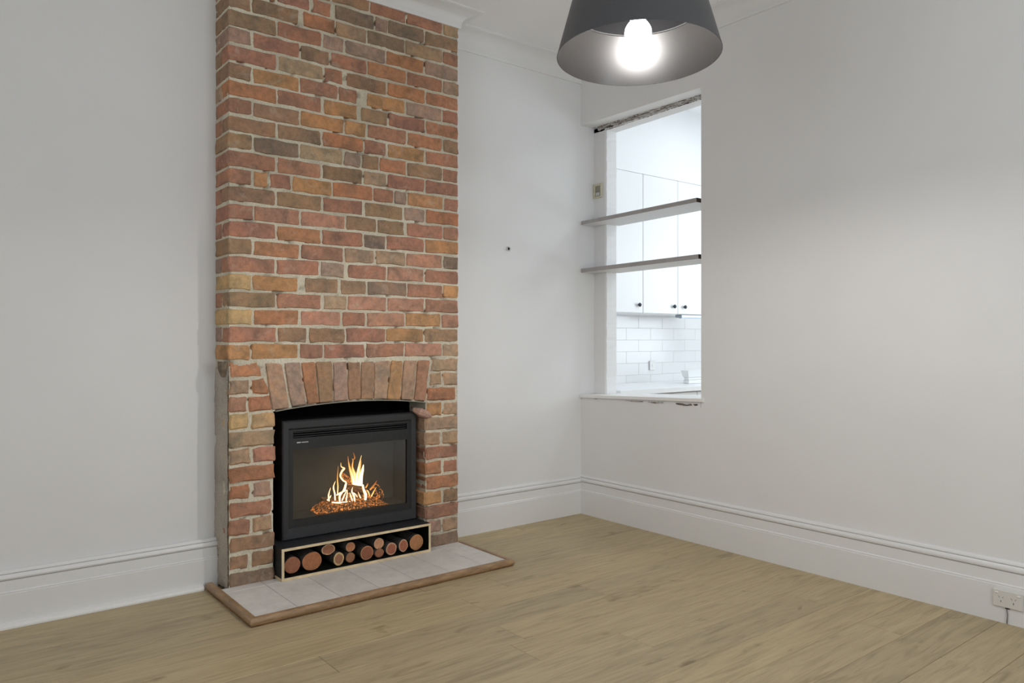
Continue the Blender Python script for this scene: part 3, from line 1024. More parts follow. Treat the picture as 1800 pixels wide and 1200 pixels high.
for i, (lx, ly, rx, rz, colr, back, lab) in enumerate(LOGS):
    yf = BYF + 0.030 + back
    p = onY(lx, ly, yf)
    sc = ray(lx, ly).length * (yf / ray(lx, ly).y) / F_PX
    dd = yf / ray(lx, ly).y / F_PX
    ax, az = rx * dd * 1.10, rz * dd
    p.z = max(p.z, BZ0 + T + e + az + 0.0008)
    L = 0.20
    lg = thing('firewood_log', lab, 'log', (p.x, yf, p.z), 'cut logs in the firewood box')
    seg = 20
    ph = random.uniform(0, 9)

    def rad(a, s=1.0):
        w = 1 + 0.045 * noise.noise((math.cos(a) * 1.6 + ph, math.sin(a) * 1.6, 0))
        return (ax * s * w * math.cos(a), az * s * w * math.sin(a))
    vs, fs = [], []
    skew = random.uniform(-0.01, 0.01)
    for j, yy in enumerate((0.0, 0.004, 0.06, 0.13, L)):
        for q in range(seg):
            a = 2 * math.pi * q / seg
            x, z = rad(a, 0.985 if j == 0 else 1.0 + (0.03 * noise.noise((q * 0.9, yy * 40, ph)) if j > 1 else 0))
            vs.append((p.x + x + skew * j / 4, yf + yy, p.z + z * (0.985 if j > 1 else 1)))
    for j in range(4):
        for q in range(seg):
            r = (q + 1) % seg
            fs.append((j * seg + q, j * seg + r, (j + 1) * seg + r, (j + 1) * seg + q))
    fs.append(tuple(4 * seg + q for q in range(seg)))
    MB().add(vs, fs).build('bark', M['bark'], lg, smooth='all')
    sap = SAP.get(i, 0.05)
    rings = [(1 - sap, -0.0010), (0.5, -0.0018)]
    vs, fs = [], []
    for s_, yy in rings:
        for q in range(seg):
            x, z = rad(2 * math.pi * q / seg, s_ * 0.97)
            vs.append((p.x + x, yf + yy, p.z + z))
    vs.append((p.x, yf - 0.0016, p.z))
    for q in range(seg):
        r = (q + 1) % seg
        fs += [(q, r, seg + r, seg + q), (seg + q, seg + r, 2 * seg)]
    o = MB().add(vs, fs).build('heartwood', M['heart'], lg, smooth='all', center=True)
    o.color = (min(1, colr[0] * 1.75), colr[1] * 1.65, colr[2] * 1.5, 1)
    vs, fs = [], []
    for s_, yy in ((0.99, 0.0), ((1 - sap) * 0.965, -0.0010)):
        for q in range(seg):
            x, z = rad(2 * math.pi * q / seg, s_)
            vs.append((p.x + x, yf + yy, p.z + z))
    for q in range(seg):
        r = (q + 1) % seg
        fs.append((q, r, seg + r, seg + q))
    o = MB().add(vs, fs).build('sapwood_ring', M['heart'], lg, smooth='all', center=True)
    pale = sap > 0.07
    o.color = (0.72, 0.47, 0.30, 1) if pale else (colr[0] * 1.9, colr[1] * 1.9, colr[2] * 1.6, 1)
    if i == 3: o.color = (0.75, 0.54, 0.27, 1)
    if i == 6: o.color = (0.62, 0.30, 0.14, 1)

# ------------------------------------------------------------------ electric fire
EX0, EX1, EY, EZ0, EZ1 = 1.509, 2.313, 3.800, 0.196, 0.816
fire = thing('electric_fire', 'black framed electric fire with glowing log flames behind glass', 'fireplace insert', ((EX0 + EX1) / 2, EY, EZ0))
ga, gb = onY(517, 792.5, EY), onY(717.5, 771, EY)
gc = onY(517, 914, EY)
GX0, GX1, GZ1, GZ0 = ga.x, gb.x, (ga.z + gb.z) / 2, (gc.z + onY(717.5, 886, EY).z) / 2


def rect_frame(o, i, yo, yi):
    """bevelled frame ring between the outer and the inner rectangle (x0, z0, x1, z1)"""
    def c(r, y): return [(r[0], y, r[1]), (r[2], y, r[1]), (r[2], y, r[3]), (r[0], y, r[3])]
    vs = c(o, yo) + c(i, yi)
    fs = [(k, (k + 1) % 4, 4 + (k + 1) % 4, 4 + k) for k in range(4)]
    return vs, fs


OUT = (EX0, EZ0, EX1, EZ1)
IN1 = (EX0 + 0.006, EZ0 + 0.006, EX1 - 0.006, EZ1 - 0.006)
IN2 = (EX0 + 0.034, EZ0 + 0.060, EX1 - 0.034, EZ1 - 0.040)
IN3 = (EX0 + 0.042, EZ0 + 0.066, EX1 - 0.042, EZ1 - 0.050)
mb = MB()
mb.add(*rect_frame(OUT, OUT, EY + 0.18, EY + 0.006)); mb.add(*rect_frame(OUT, IN1, EY + 0.006, EY)); mb.add(*rect_frame(IN1, IN2, EY, EY + 0.002))
mb.add(*rect_frame(IN2, IN3, EY + 0.002, EY + 0.014))
mb.build('surround_frame', M['frame_metal'], fire)
# fascia plate around the viewing window, with the slot for the heater outlet
sl = (IN3[0] + 0.025, GZ1 + 0.060, IN3[2] - 0.020, IN3[3] - 0.010)
mb = MB()
yp = EY + 0.014
mb.box(IN3[0], yp, IN3[1], GX0, yp + 0.006, IN3[3]); mb.box(GX1, yp, IN3[1], IN3[2], yp + 0.006, IN3[3])
mb.box(GX0, yp, IN3[1], GX1, yp + 0.006, GZ0); mb.box(GX0, yp, GZ1, GX1, yp + 0.006, sl[1])
mb.box(GX0, yp, sl[3], GX1, yp + 0.006, IN3[3])
mb.build('fascia', M['black_metal'], fire)
vent = MB().box(IN3[0], yp + 0.03, sl[1] - 0.005, IN3[2], yp + 0.034, sl[3] + 0.005).build('heater_outlet', M['soot'], fire)
for k in range(3):
    z = sl[1] + (sl[3] - sl[1]) * (k + 0.5) / 3
    MB().box(GX0, yp + 0.008, z - 0.002, GX1, yp + 0.022, z + 0.002).build('louvre', M['black_metal'], vent)
bd = onY(522, 778, yp - 0.001)
bl = MB()
x = bd.x
for w_, s_ in ((0.006, 1), (0.005, 1), (0.006, 1), (0.005, 1), (0.004, 0), (0.005, .7), (0.004, .7), (0.005, .7), (0.006, .7), (0.004, .7), (0.005, .7), (0.005, .7), (0.004, .7)):
    if s_: bl.box(x, yp - 0.001, bd.z - 0.0025 * s_, x + w_ - 0.0012, yp - 0.0001, bd.z + 0.0035 * s_)
    x += w_
bl.build('badge_lettering', M['badge'], fire)
MB().box(GX0, yp + 0.007, GZ0, GX1, yp + 0.010, GZ1).build('glass', M['glass'], fire)
mb = MB()          # viewing chamber
fy0, fy1 = yp + 0.012, EY + 0.175
mb.add([(GX0, fy0, GZ0), (GX1, fy0, GZ0), (GX1 + 0.0, fy1, GZ0 + 0.012), (GX0, fy1, GZ0 + 0.012),
        (GX0, fy0, GZ1), (GX1, fy0, GZ1), (GX1, fy1, GZ1), (GX0, fy1, GZ1)],
       [(0, 1, 2, 3), (4, 7, 6, 5), (3, 2, 6, 7), (0, 3, 7, 4), (1, 5, 6, 2)])
mb.build('viewing_chamber', M['firebox'], fire)
FY = EY + 0.095


def fpt(cx, cy, Y=FY):
    return onY(540 + cx / 8.57, 780 + cy / 8.57, Y)


# ember bed
vs, fs = [], []
nx_, ny_ = 60, 14
for i in range(nx_ + 1):
    for j in range(ny_ + 1):
        u = i / nx_; w = j / ny_
        x = fpt(95, 950).x + (fpt(1150, 900).x - fpt(95, 950).x) * u
        yy = FY - 0.066 + 0.125 * w
        h = GZ0 + 0.006 + 0.062 * (math.sin(math.pi * u) ** 0.7) * (min(1.0, w / 0.55) ** 0.8)
        h += 0.010 * noise.noise((x * 60, yy * 60, 0)) + 0.006 * noise.noise((x * 140, yy * 140, 2))
        vs.append((x, yy, max(h, GZ0 + 0.006)))
for i in range(nx_):
    for j in range(ny_):
        a = i * (ny_ + 1) + j
        fs.append((a, a + ny_ + 1, a + ny_ + 2, a + 1))
o = MB().add(vs, fs).build('ember_bed', M['ember'], fire, fix=False)
o['label'] = 'glowing orange ember bed'


def fire_log(pts, rads, mat, Y):
    P = [fpt(a, b, Y) for a, b in pts]
    MB().tube(P, [r / 8.57 * 0.00305 for r in rads], 8).build('fire_log', mat, fire)


fire_log([(215, 830), (450, 825), (640, 830), (850, 800)], [34, 38, 40, 36], M['char'], FY + 0.012)
fire_log([(585, 640), (690, 660), (830, 690)], [48, 55, 52], M['char'], FY + 0.022)
fire_log([(525, 470), (600, 530), (665, 600)], [44, 48, 44], M['hotlog'], FY + 0.002)
fire_log([(880, 700), (930, 760), (900, 850)], [26, 30, 24], M['hotlog'], FY + 0.010)
for k in range(9):          # wiry twigs at the right of the fire
    a0 = random.uniform(0, 6.28)
    cxx, cyy = random.uniform(1000, 1090), random.uniform(690, 800)
    P = []
    rr = random.uniform(40, 95)
    for j in range(8):
        a = a0 + j * 0.33
        P.append(fpt(cxx + rr * 0.7 * math.cos(a), cyy + rr * math.sin(a), FY + 0.004 * k - 0.01))
    MB().tube(P, [0.0022 + 0.0010 * random.random()] * 8, 5).build('twig', M['twig'], fire)

FL = [  # tongues: points in the picture, half widths, heat low and high
    ([(455, 760), (462, 640), (455, 520), (468, 330)], [10, 13, 10, 2], 0.75, 0.2),
    ([(560, 720), (588, 590), (540, 550), (497, 480), (530, 400), (560, 370), (512, 340), (508, 280)], [10, 12, 14, 16, 22, 18, 8, 2], 1.0, 0.55),
    ([(580, 700), (560, 660), (575, 590)], [12, 12, 3], 1.0, 0.7),
    ([(700, 600), (680, 500), (645, 380), (622, 270), (614, 180)], [36, 34, 22, 10, 3], 0.85, 0.10),
    ([(720, 600), (715, 480), (680, 350), (690, 250), (672, 220)], [40, 40, 16, 10, 3], 0.75, 0.15),
    ([(690, 240), (716, 210), (695, 130)], [4, 12, 3], 0.25, 0.1),
    ([(735, 600), (750, 480), (772, 360), (795, 260), (818, 170)], [30, 26, 15, 9, 3], 1.0, 0.55),
    ([(770, 600), (775, 480), (800, 330), (815, 240)], [26, 22, 12, 3], 0.85, 0.25),
    ([(800, 612), (805, 500), (830, 400), (848, 310)], [44, 44, 30, 4], 1.0, 0.95),
    ([(690, 600), (760, 608), (830, 620)], [16, 24, 18], 1.0, 1.0),
    ([(835, 615), (850, 690), (878, 770), (868, 880)], [20, 22, 32, 18], 1.0, 0.9),
    ([(420, 850), (415, 750), (395, 650), (425, 560)], [13, 15, 14, 3], 1.0, 0.6),
    ([(330, 860), (322, 770), (352, 660)], [12, 16, 3], 0.95, 0.6),
    ([(300, 850), (345, 800), (360, 770)], [10, 12, 3], 0.95, 0.7),
    ([(490, 870), (490, 780), (545, 700), (575, 600)], [12, 22, 16, 4], 1.0, 0.8),
    ([(440, 770), (500, 740), (560, 710)], [10, 20, 8], 1.0, 0.8),
    ([(525, 855), (560, 770), (600, 690)], [12, 14, 3], 1.0, 0.7),
    ([(585, 855), (600, 760), (605, 690)], [13, 12, 3], 1.0, 0.7),
    ([(680, 855), (655, 780), (640, 730)], [13, 14, 3], 1.0, 0.6),
    ([(715, 860), (700, 770), (672, 720), (684, 650)], [14, 20, 14, 3], 1.0, 0.8),
    ([(755, 800), (720, 750), (690, 730)], [6, 10, 3], 0.9, 0.6),
    ([(805, 815), (785, 770), (765, 720)], [12, 10, 3], 0.95, 0.5),
    ([(880, 660), (905, 620), (915, 585)], [14, 14, 3], 0.45, 0.1),
    ([(945, 690), (1000, 630), (1052, 545)], [20, 18, 3], 0.30, 0.05),
    ([(905, 700), (925, 730), (940, 790)], [8, 12, 6], 0.7, 0.5),
    ([(965, 790), (1000, 720), (1040, 650)], [14, 14, 4], 0.65, 0.3),
    ([(375, 880), (500, 885), (640, 872), (840, 885)], [10, 16, 14, 12], 0.95, 0.85),
    ([(690, 890), (720, 900), (760, 880)], [12, 24, 8], 1.0, 1.0)]
for n_, (pts, hw, h0, h1) in enumerate(FL):
    Yf = FY - 0.018 - 0.004 * (n_ % 4)
    P = [fpt(a, b, Yf) for a, b in pts]
    # smooth the run of the tongue
    Q, Rr, Ht = [], [], []
    m = len(P)
    for i in range(m - 1):
        for s_ in range(4):
            t = s_ / 4
            p0, p1, p2, p3 = P[max(i - 1, 0)], P[i], P[i + 1], P[min(i + 2, m - 1)]
            Q.append(0.5 * ((2 * p1) + (p2 - p0) * t + (2 * p0 - 5 * p1 + 4 * p2 - p3) * t * t + (3 * p1 - p0 - 3 * p2 + p3) * t ** 3))
            Rr.append((hw[i] + (hw[i + 1] - hw[i]) * t) / 8.57 * 0.00300 * 0.92)
            Ht.append(h0 + (h1 - h0) * (i + t) / (m - 1))
    Q.append(P[-1]); Rr.append(hw[-1] / 8.57 * 0.003); Ht.append(h1)
    mb = MB().tube(Q, Rr, 12, flat=0.45)
    heats = [max(0.0, min(1.0, h * (1.12 - 0.75 * abs(math.cos(2 * math.pi * q / 12)) ** 2))) for h in Ht for q in range(12)]
    o = mb.build('flame', M['flame'], fire, smooth='all', fix=False)
    at = o.data.attributes.new('flame_heat', 'FLOAT', 'POINT')
    at.data.foreach_set('value', heats)

# ------------------------------------------------------------------ pendant lamp
LD = 2.689
lr = (1122 - 900) / F_PX
LX, LY = (CU * lr + SU) * LD, (CU - SU * lr) * LD
LZ, LR = 2.243, 0.2885
lamp = thing('pendant_lamp', 'large dark grey pendant lamp with its bulb lit, hanging from the ceiling', 'lamp', (LX, LY, LZ))
tp = 0.275
SEAM, TOP = 0.176, 0.30


def rr_(h): return LR - tp * h


out = [(LR, 0.0)] + [(rr_(h), h) for h in (0.08, SEAM, 0.24, TOP)] + [(0.17, 0.335), (0.10, 0.355), (0.045, 0.362), (0.04, 0.40), (0.012, 0.405)]
inn = [(LR - 0.0025, 0.0)] + [(rr_(h) - 0.0025, h) for h in (0.04, 0.08, 0.12, 0.15, SEAM)]
cap = [(rr_(SEAM) - 0.0025, SEAM), (rr_(0.22) - 0.004, 0.22), (rr_(TOP) - 0.006, TOP), (0.165, 0.33), (0.095, 0.35), (0.0, 0.352)]
MB().lathe([(LR - 0.0025, 0.0)] + out, 96, (LX, LY, LZ)).build('shade', M['shade_out'], lamp, smooth=True, fix=False)
MB().lathe(inn, 96, (LX, LY, LZ)).build('inner_reflector', M['shade_in'], lamp, smooth='all', fix=False)
MB().lathe(cap, 96, (LX, LY, LZ)).build('inner_cap', M['shade_cap'], lamp, smooth='all', fix=False)
rs = rr_(SEAM) - 0.003
MB().lathe([(rs, SEAM - 0.003), (rs - 0.004, SEAM - 0.002), (rs - 0.004, SEAM + 0.002), (rs, SEAM + 0.003)], 96, (LX, LY, LZ), close=True).build('inner_lip', M['lip'], lamp)
BZ = 0.030
bp = []
for i in range(15):
    a = -math.pi / 2 + math.pi * 0.80 * i / 14
    bp.append((0.047 * math.cos(a) if i else 0.0, 0.060 + BZ - 0.010 + 0.052 * math.sin(a)))
bp += [(0.020, 0.155), (0.018, 0.185)]
MB().lathe(bp, 32, (LX, LY, LZ)).build('bulb', M['bulb'], lamp, smooth='all')
MB().lathe([(0.0, 0.186), (0.024, 0.186), (0.026, 0.21), (0.026, 0.27), (0.02, 0.352)], 24, (LX, LY, LZ)).build('lampholder', M['slot'], lamp, smooth=True)
MB().tube([(LX, LY, LZ + 0.40), (LX, LY, ZC - 0.03)], 0.0035, 8).build('cord', M['slot'], lamp, smooth=True)
MB().lathe([(0.0, ZC - LZ - 0.05), (0.02, ZC - LZ - 0.05), (0.05, ZC - LZ - 0.03), (0.055, ZC - LZ - 0.001)], 32, (LX, LY, LZ)).build('ceiling_rose', M['shade_out'], lamp, smooth=True)
from mathutils import Quaternion
lamp.rotation_mode = 'QUATERNION'
lamp.rotation_quaternion = Quaternion((CU, -SU, 0), math.radians(-1.9))


# ------------------------------------------------------------------ shelves and sill in the pass-through
def shelf_thing(name, label, z_near, z_far, y_near, front, th):
    t = thing(name, label, 'shelf', (front, (y_near + YB) / 2, min(z_near, z_far)))
    yf = YB - 0.004

    def z(y): return z_near + (z_far - z_near) * (y - y_near) / (yf - y_near)
    # plan of the board: it is notched round the column of wall left beside the hole
    plan = [(front + 0.0015, y_near + 0.0015), (KX + 0.015, y_near + 0.0015), (KX + 0.015, HY1 - 0.005), (NX - 0.004, HY1 - 0.005), (NX - 0.004, yf), (front + 0.0015, yf)]
    n = len(plan)
    vs = [(x, y, z(y)) for x, y in plan] + [(x, y, z(y) + th) for x, y in plan]
    fs = [tuple(reversed(range(n))), tuple(range(n, 2 * n))] + [(k, (k + 1) % n, n + (k + 1) % n, n + k) for k in range(n)]
    MB().add(vs, fs).build('board', M['shelf'], t)
    a, b = z(y_near), z(yf)
    MB().add([(front, y_near + 0.0015, a), (front, yf, b), (front, yf, b + th), (front, y_near + 0.0015, a + th),
              (front + 0.0015, y_near + 0.0015, a), (front + 0.0015, yf, b), (front + 0.0015, yf, b + th), (front + 0.0015, y_near + 0.0015, a + th)],
             [(0, 1, 2, 3), (4, 7, 6, 5), (0, 4, 5, 1), (3, 2, 6, 7), (0, 3, 7, 4), (1, 5, 6, 2)]).build('front_edge', M['shelf_front'], t)
    o = MB().box(front, y_near, a, KX + 0.015, y_near + 0.0015, a + th).build('end_grain', M['shelf_end'], t)
    o['label'] = 'dark raw board end'
    return t


shelf_thing('wall_shelf', 'upper white shelf across the opening to the kitchen', 2.079, 2.058, 2.929, XR + 0.001, 0.026)
shelf_thing('wall_shelf', 'lower white shelf across the opening, level with the kitchen cabinet knobs', 1.731, 1.717, 2.915, XR + 0.001, 0.028)
sill = thing('sill_board', 'white sill board along the bottom of the opening to the kitchen', 'sill', (XR, 3.4, 0.84))
fx = XR - 0.014


def zs(y): return 0.880 - (y - 2.89) * 0.034


plan = [(fx, 2.874), (XR, 2.874), (XR, NY0 + 0.002), (KX + 0.07, NY0 + 0.002), (KX + 0.07, HY1 - 0.008), (NX - 0.002, HY1 - 0.008), (NX - 0.002, YB - 0.003), (fx, YB - 0.003)]
n = len(plan)
vs = [(x, y, zs(y) - 0.020) for x, y in plan] + [(x, y, zs(y) - 0.002) for x, y in plan] + \
     [(x + (0.002 if x == fx else 0), y, zs(y)) for x, y in plan]
fs = [tuple(reversed(range(n))), tuple(range(2 * n, 3 * n))]
for b in (0, n):
    fs += [(b + k, b + (k + 1) % n, b + n + (k + 1) % n, b + n + k) for k in range(n)]
MB().add(vs, fs).build('board', M['outlet_white'], sill)
MB().add([(XR + 0.0, NY0 + 0.004, NZ0 - 0.012), (KX, NY0 + 0.004, NZ0 - 0.012), (KX, YB, NZ0 - 0.012), (XR, YB, NZ0 - 0.012),
          (XR + 0.0, NY0 + 0.004, zs(NY0) - 0.021), (KX, NY0 + 0.004, zs(NY0) - 0.021), (KX, YB, zs(YB) - 0.021), (XR, YB, zs(YB) - 0.021)],
         [(0, 3, 2, 1), (4, 5, 6, 7), (0, 1, 5, 4), (1, 2, 6, 5), (2, 3, 7, 6), (3, 0, 4, 7)]).build('packing', M['wall'], sill)

# ------------------------------------------------------------------ small fittings
sw = thing('light_switch', 'small aged cream switch in the corner of the niche', 'switch', (NX, 3.90, 2.23))
c = onX(1050, 335.5, NX - 0.01)
y0, y1, z0, z1 = c.y - 0.047, c.y + 0.040, c.z - 0.052, c.z + 0.052
y1 = min(y1, YB - 0.004)
XS = NX
mb = MB()
mb.box(XS - 0.014, y0, z0, XS - 0.0005, y0 + 0.016, z1, 0.002); mb.box(XS - 0.014, y1 - 0.016, z0, XS - 0.0005, y1, z1, 0.002)
mb.box(XS - 0.014, y0 + 0.016, z0, XS - 0.0005, y1 - 0.016, z0 + 0.013, 0.001); mb.box(XS - 0.014, y0 + 0.016, z1 - 0.018, XS - 0.0005, y1 - 0.016, z1, 0.001)
mb.build('plate', M['cream'], sw)
MB().box(XS - 0.009, y0 + 0.016, z0 + 0.013, XS - 0.0005, y1 - 0.016, z1 - 0.018).build('centre_panel', M['grey_plastic'], sw)
MB().box(XS - 0.013, y0 + 0.024, z0 + 0.016, XS - 0.009, y1 - 0.024, z0 + 0.040, 0.001).build('rocker', M['pale_plastic'], sw)

XO = XR - 0.0245
o1, o2 = onX(1745, 1033, XO - 0.008), onX(1798, 1048, XO - 0.008)
oz1, oz0 = onX(1745, 1033, XO - 0.008).z, onX(1745, 1062.5, XO - 0.008).z
oya, oyb = o2.y, o1.y
gpo = thing('power_outlet', 'white double power outlet on the right skirting board', 'outlet', (XO, (oya + oyb) / 2, oz0))
MB().box(XO - 0.009, oya, oz0, XO, oyb, oz1, 0.0025).build('plate', M['outlet'], gpo)
W, H = oyb - oya, oz1 - oz0
for s_ in (0, 1):
    # rockers sit towards the outer top corners, sockets below and inward
    yc = oyb - W * (0.13 if s_ == 0 else 0.87)
    MB().box(XO - 0.013, yc - 0.007, oz1 - 0.016, XO - 0.009, yc + 0.007, oz1 - 0.0095, 0.0012).build('rocker', M['outlet_white'], gpo)
    yc = oyb - W * (0.28 if s_ == 0 else 0.70)
    zc_ = oz0 + H * 0.47
    for dy, dz, rot in ((0.0075, 0.008, 0.5), (-0.0075, 0.008, -0.5), (0, -0.010, 0)):
        mb = MB()
        a = (math.sin(rot), math.cos(rot))
        w_, h_ = 0.0012, 0.0042
        cs = [(-w_, -h_), (w_, -h_), (w_, h_), (-w_, h_)]
        q = [(yc + dy + u * a[1] + v * a[0], zc_ + dz - u * a[0] * -1 + v * a[1]) for u, v in cs]
        mb.add([(XO - 0.0096, p_[0], p_[1]) for p_ in q] + [(XO - 0.0088, p_[0], p_[1]) for p_ in q],
               [(0, 1, 2, 3), (7, 6, 5, 4), (0, 4, 5, 1), (1, 5, 6, 2), (2, 6, 7, 3), (3, 7, 4, 0)])
        mb.build('socket_slot', M['slot'], gpo)
yc = oyb - W * 0.47
MB().tube([(XO - 0.004, yc, oz0 + 0.004), (XO - 0.0045, yc + 0.001, oz0 - 0.010), (XO - 0.005, yc - 0.002, oz0 - 0.03), (XO - 0.006, yc, 0.003)], 0.0022, 8).build('cable', M['cord'], gpo, smooth='all')
MB().box(XO - 0.008, yc - 0.010, oz0 - 0.004, XO - 0.001, yc + 0.006, oz0 + 0.001).build('cable_entry', M['slot'], gpo)

pg = onY(893, 437, YB)
plug = thing('wall_plug', 'tiny broken plaster plug in the wall right of the bricks', 'wall plug', (pg.x, YB, pg.z))
MB().lathe([(0.0, 0), (0.010, 0.0), (0.013, 0.004), (0.016, 0.006), (0.017, 0.0)], 14).build('collar', M['wall'], plug).rotation_euler = (R90, 0, 0)
plug.children[0].location = (0.004, 0, 0)
MB().box(pg.x - 0.012, YB - 0.008, pg.z - 0.014, pg.x - 0.006, YB + 0.002, pg.z + 0.013, 0.0015).build('metal_tab', M['nail'], plug)
MB().box(pg.x + 0.006, YB - 0.007, pg.z - 0.016, pg.x + 0.013, YB + 0.002, pg.z - 0.008, 0.0015).build('metal_tab', M['nail'], plug)

# ------------------------------------------------------------------ kitchen beyond the pass-through
KY1, KY0, KXE, KZC = 4.50, 0.9, 6.55, 3.20
KC = 4.17                                   # face of the wall cabinets
struct(MB().box(KX, KY0, -0.06, KXE, KY1, 0.0).build('floor_kitchen', M['oak']), 'kitchen floor')
struct(MB().box(KX, KY0 - 0.1, KZC, KXE + 0.1, KY1 + 0.1, KZC + 0.1).build('ceiling_kitchen', M['kitchen']), 'white kitchen ceiling')
wk = struct(MB().box(KX - 0.1, KY1, -0.06, KXE + 0.1, KY1 + 0.1, KZC).build('wall_kitchen_back', M['grout']), 'kitchen wall with white brick-pattern tiles')
struct(MB().box(KX, KY0 - 0.1, -0.06, KXE + 0.1, KY0, KZC).build('wall_kitchen_front', M['kitchen']), 'plain white kitchen wall')
mb = MB()
mb.box(KXE, KY0, -0.06, KXE + 0.1, 1.7, KZC); mb.box(KXE, 3.5, -0.06, KXE + 0.1, KY1, KZC)
mb.box(KXE, 1.7, -0.06, KXE + 0.1, 3.5, 0.95); mb.box(KXE, 1.7, 2.45, KXE + 0.1, 3.5, KZC)
struct(mb.build('wall_kitchen_right', M['kitchen']), 'white kitchen wall with a window')
struct(MB().box(KX, YB + 0.25, -0.06, KX + 0.02, KY1, KZC).build('wall_kitchen_left', M['kitchen']), 'white kitchen side wall')
f = MB()
for a in ((KXE + 0.02, 1.7, 0.95, KXE + 0.07, 3.5, 1.0), (KXE + 0.02, 1.7, 2.4, KXE + 0.07, 3.5, 2.45), (KXE + 0.02, 1.7, 1.0, KXE + 0.07, 1.75, 2.4), (KXE + 0.02, 3.45, 1.0, KXE + 0.07, 3.5, 2.4)):
    f.box(*a)
w3 = struct(f.build('window_3', M['trim']), 'unseen white framed kitchen window')
MB().box(KXE + 0.04, 1.75, 1.0, KXE + 0.045, 3.45, 2.4).build('pane', M['glass'], w3)
# tiles on the splashback, each a piece of its own
TZ = 1.336; TH = 0.1017; TL = 0.312
for r in range(-5, 2):
    za = TZ + TH * (r - 1); zb = za + TH
    if zb > 1.46: zb = 1.46
    off = 5.455 if r % 2 == 0 else 5.455 + TL / 2
    for q in range(-5, 3):
        xa = off + TL * q; xb = xa + TL
        xa = max(xa, KX + 0.03); xb = min(xb, KXE - 0.01)
        if xb - xa < 0.03 or zb - za < 0.02: continue
        MB().box(xa + 0.001, KY1 - 0.004, za + 0.001, xb - 0.001, KY1, zb - 0.001, 0.001).build('tile', M['tile_white'], wk, center=True)
# benchtop and base cabinets
bench = thing('kitchen_benchtop', 'white kitchen benchtop beyond the sill', 'benchtop', (5.2, 4.2, 0.82))
MB().box(KX + 0.09, 3.88, 0.822, KXE - 0.02, KY1 - 0.010, 0.862, 0.003).build('slab', M['cabinet'], bench)
base = thing('kitchen_base_cabinet', 'white base cabinet under the kitchen benchtop', 'cabinet', (5.2, 4.2, 0.0))
MB().box(KX + 0.09, 3.94, 0.001, KXE - 0.02, KY1 - 0.010, 0.821).build('body', M['cabinet'], base)
for k in range(5):
    a = KX + 0.10 + 0.47 * k
    MB().box(a + 0.003, 3.92, 0.10, a + 0.465, 3.94, 0.81, 0.002).build('door', M['cabinet'], base)


def Xc(p): return onY(p, 596, KC).x


def knob(pxx, pyy, par):
    p = onY(pxx, pyy, KC - 0.012)
    prof = [(0.0, 0.0), (0.006, 0.0), (0.007, 0.008), (0.015, 0.012), (0.017, 0.018), (0.012, 0.025), (0.0, 0.027)]
    vs, fs = [], []
    seg = 16
    for s_ in range(seg):
        a = 2 * math.pi * s_ / seg
        for r, h in prof:
            vs.append((p.x + r * math.cos(a), KC - 0.0005 - h, p.z + r * math.sin(a)))
    m = len(prof)
    for s_ in range(seg):
        t = (s_ + 1) % seg
        for k in range(m - 1):
            fs.append((s_ * m + k, t * m + k, t * m + k + 1, s_ * m + k + 1))
    MB().add(vs, fs).build('knob', M['chrome'], par, smooth='all')


CZ0, CZ1 = 1.452, 2.585
x1, x2 = Xc(1130.5), Xc(1191.5)
u1 = thing('kitchen_wall_cabinet', 'white single-door kitchen wall cabinet, left one seen through the opening', 'cabinet', (x1 - 0.2, KC, CZ0))
MB().box(x1 - 0.42, KC + 0.020, CZ0 - 0.002, x1 - 0.0005, KY1 - 0.001, CZ1).build('body', M['cabinet'], u1)
d = MB().box(x1 - 0.417, KC, CZ0, x1 - 0.0015, KC + 0.019, CZ1 - 0.001, 0.005).build('door', M['cabinet'], u1)
knob(1124, 535.5, d)
u2 = thing('kitchen_wall_cabinet', 'white two-door kitchen wall cabinet with a pair of knobs meeting at the middle', 'cabinet', (x2, KC, CZ0))
MB().box(x1 + 0.0005, KC + 0.020, CZ0 - 0.002, x2 + 0.43, KY1 - 0.001, CZ1).build('body', M['cabinet'], u2)
d = MB().box(x1 + 0.0015, KC, CZ0, x2 - 0.0015, KC + 0.019, CZ1 - 0.001, 0.005).build('door', M['cabinet'], u2)
knob(1185.5, 538.5, d)
d = MB().box(x2 + 0.0015, KC, CZ0, x2 + 0.427, KC + 0.019, CZ1 - 0.001, 0.005).build('door', M['cabinet'], u2)
knob(1204, 539.5, d)
struct(MB().box(KX + 0.02, KC + 0.001, CZ1 + 0.0005, KXE, KY1 - 0.001, KZC).build('trim_9', M['kitchen']), 'white bulkhead above the kitchen cabinets')
hd = thing('range_hood', 'slim grey range hood under the right kitchen cabinet', 'range hood', (x2 + 0.25, KC, 1.42))
MB().box(Xc(1199), KC + 0.004, 1.424, Xc(1199) + 0.5, KC + 0.075, CZ0 - 0.003, 0.003).build('housing', M['steel'], hd)
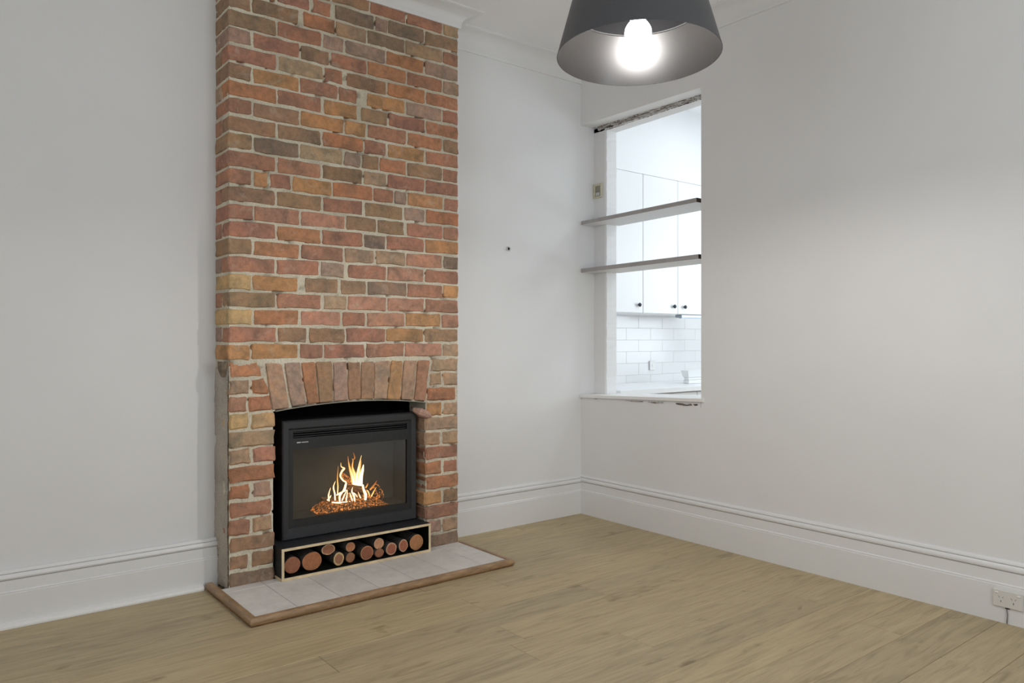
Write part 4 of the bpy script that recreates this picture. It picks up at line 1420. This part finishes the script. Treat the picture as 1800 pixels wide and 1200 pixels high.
MB().box(Xc(1199) + 0.03, KC + 0.03, 1.420, Xc(1199) + 0.47, KC + 0.06, 1.424).build('filter', M['steel'], hd)
q = onY(1146, 642, KY1 - 0.009)
ko = thing('kitchen_switch', 'white switch plate on the kitchen tiles', 'switch', (q.x, KY1, q.z))
MB().box(q.x - 0.035, KY1 - 0.018, q.z - 0.042, q.x + 0.035, KY1 - 0.008, q.z + 0.042, 0.003).build('plate', M['outlet_white'], ko)
MB().box(q.x - 0.008, KY1 - 0.022, q.z - 0.012, q.x + 0.008, KY1 - 0.018, q.z + 0.012, 0.002).build('rocker', M['outlet_white'], ko)
bx = onY(1207, 676, 4.12)
bb = thing('bench_box', 'white box with an overhanging lid on the kitchen benchtop', 'box', (bx.x + 0.12, 4.12, 0.863))
MB().box(bx.x + 0.004, 4.10, 0.863, bx.x + 0.30, 4.16, 0.893, 0.003).build('body', M['cabinet'], bb)
MB().box(bx.x + 0.008, 4.105, 0.894, bx.x + 0.30, 4.155, 0.916, 0.003).build('tray', M['cabinet'], bb)
MB().add([(bx.x + 0.002, 4.10, 0.917), (bx.x + 0.30, 4.10, 0.917), (bx.x + 0.30, 4.16, 0.917), (bx.x + 0.002, 4.16, 0.917),
          (bx.x - 0.016, 4.09, 0.975), (bx.x + 0.31, 4.09, 0.975), (bx.x + 0.31, 4.17, 0.975), (bx.x - 0.016, 4.17, 0.975)],
         [(0, 3, 2, 1), (4, 5, 6, 7), (0, 1, 5, 4), (1, 2, 6, 5), (2, 3, 7, 6), (3, 0, 4, 7)]).build('lid', M['cabinet'], bb)
kl = thing('kitchen_fill_panel', 'unseen glowing panel added on the kitchen ceiling to brighten the kitchen', 'fill light', (5.2, 3.0, KZC))
MB().box(4.88, 2.38, KZC - 0.035, 5.52, 3.62, KZC - 0.001, 0.004).build('frame', M['trim'], kl)  # unseen panel, added only to brighten the kitchen
MB().box(4.90, 2.40, KZC - 0.040, 5.50, 3.60, KZC - 0.035).build('fill_face', M['kfill'], kl)
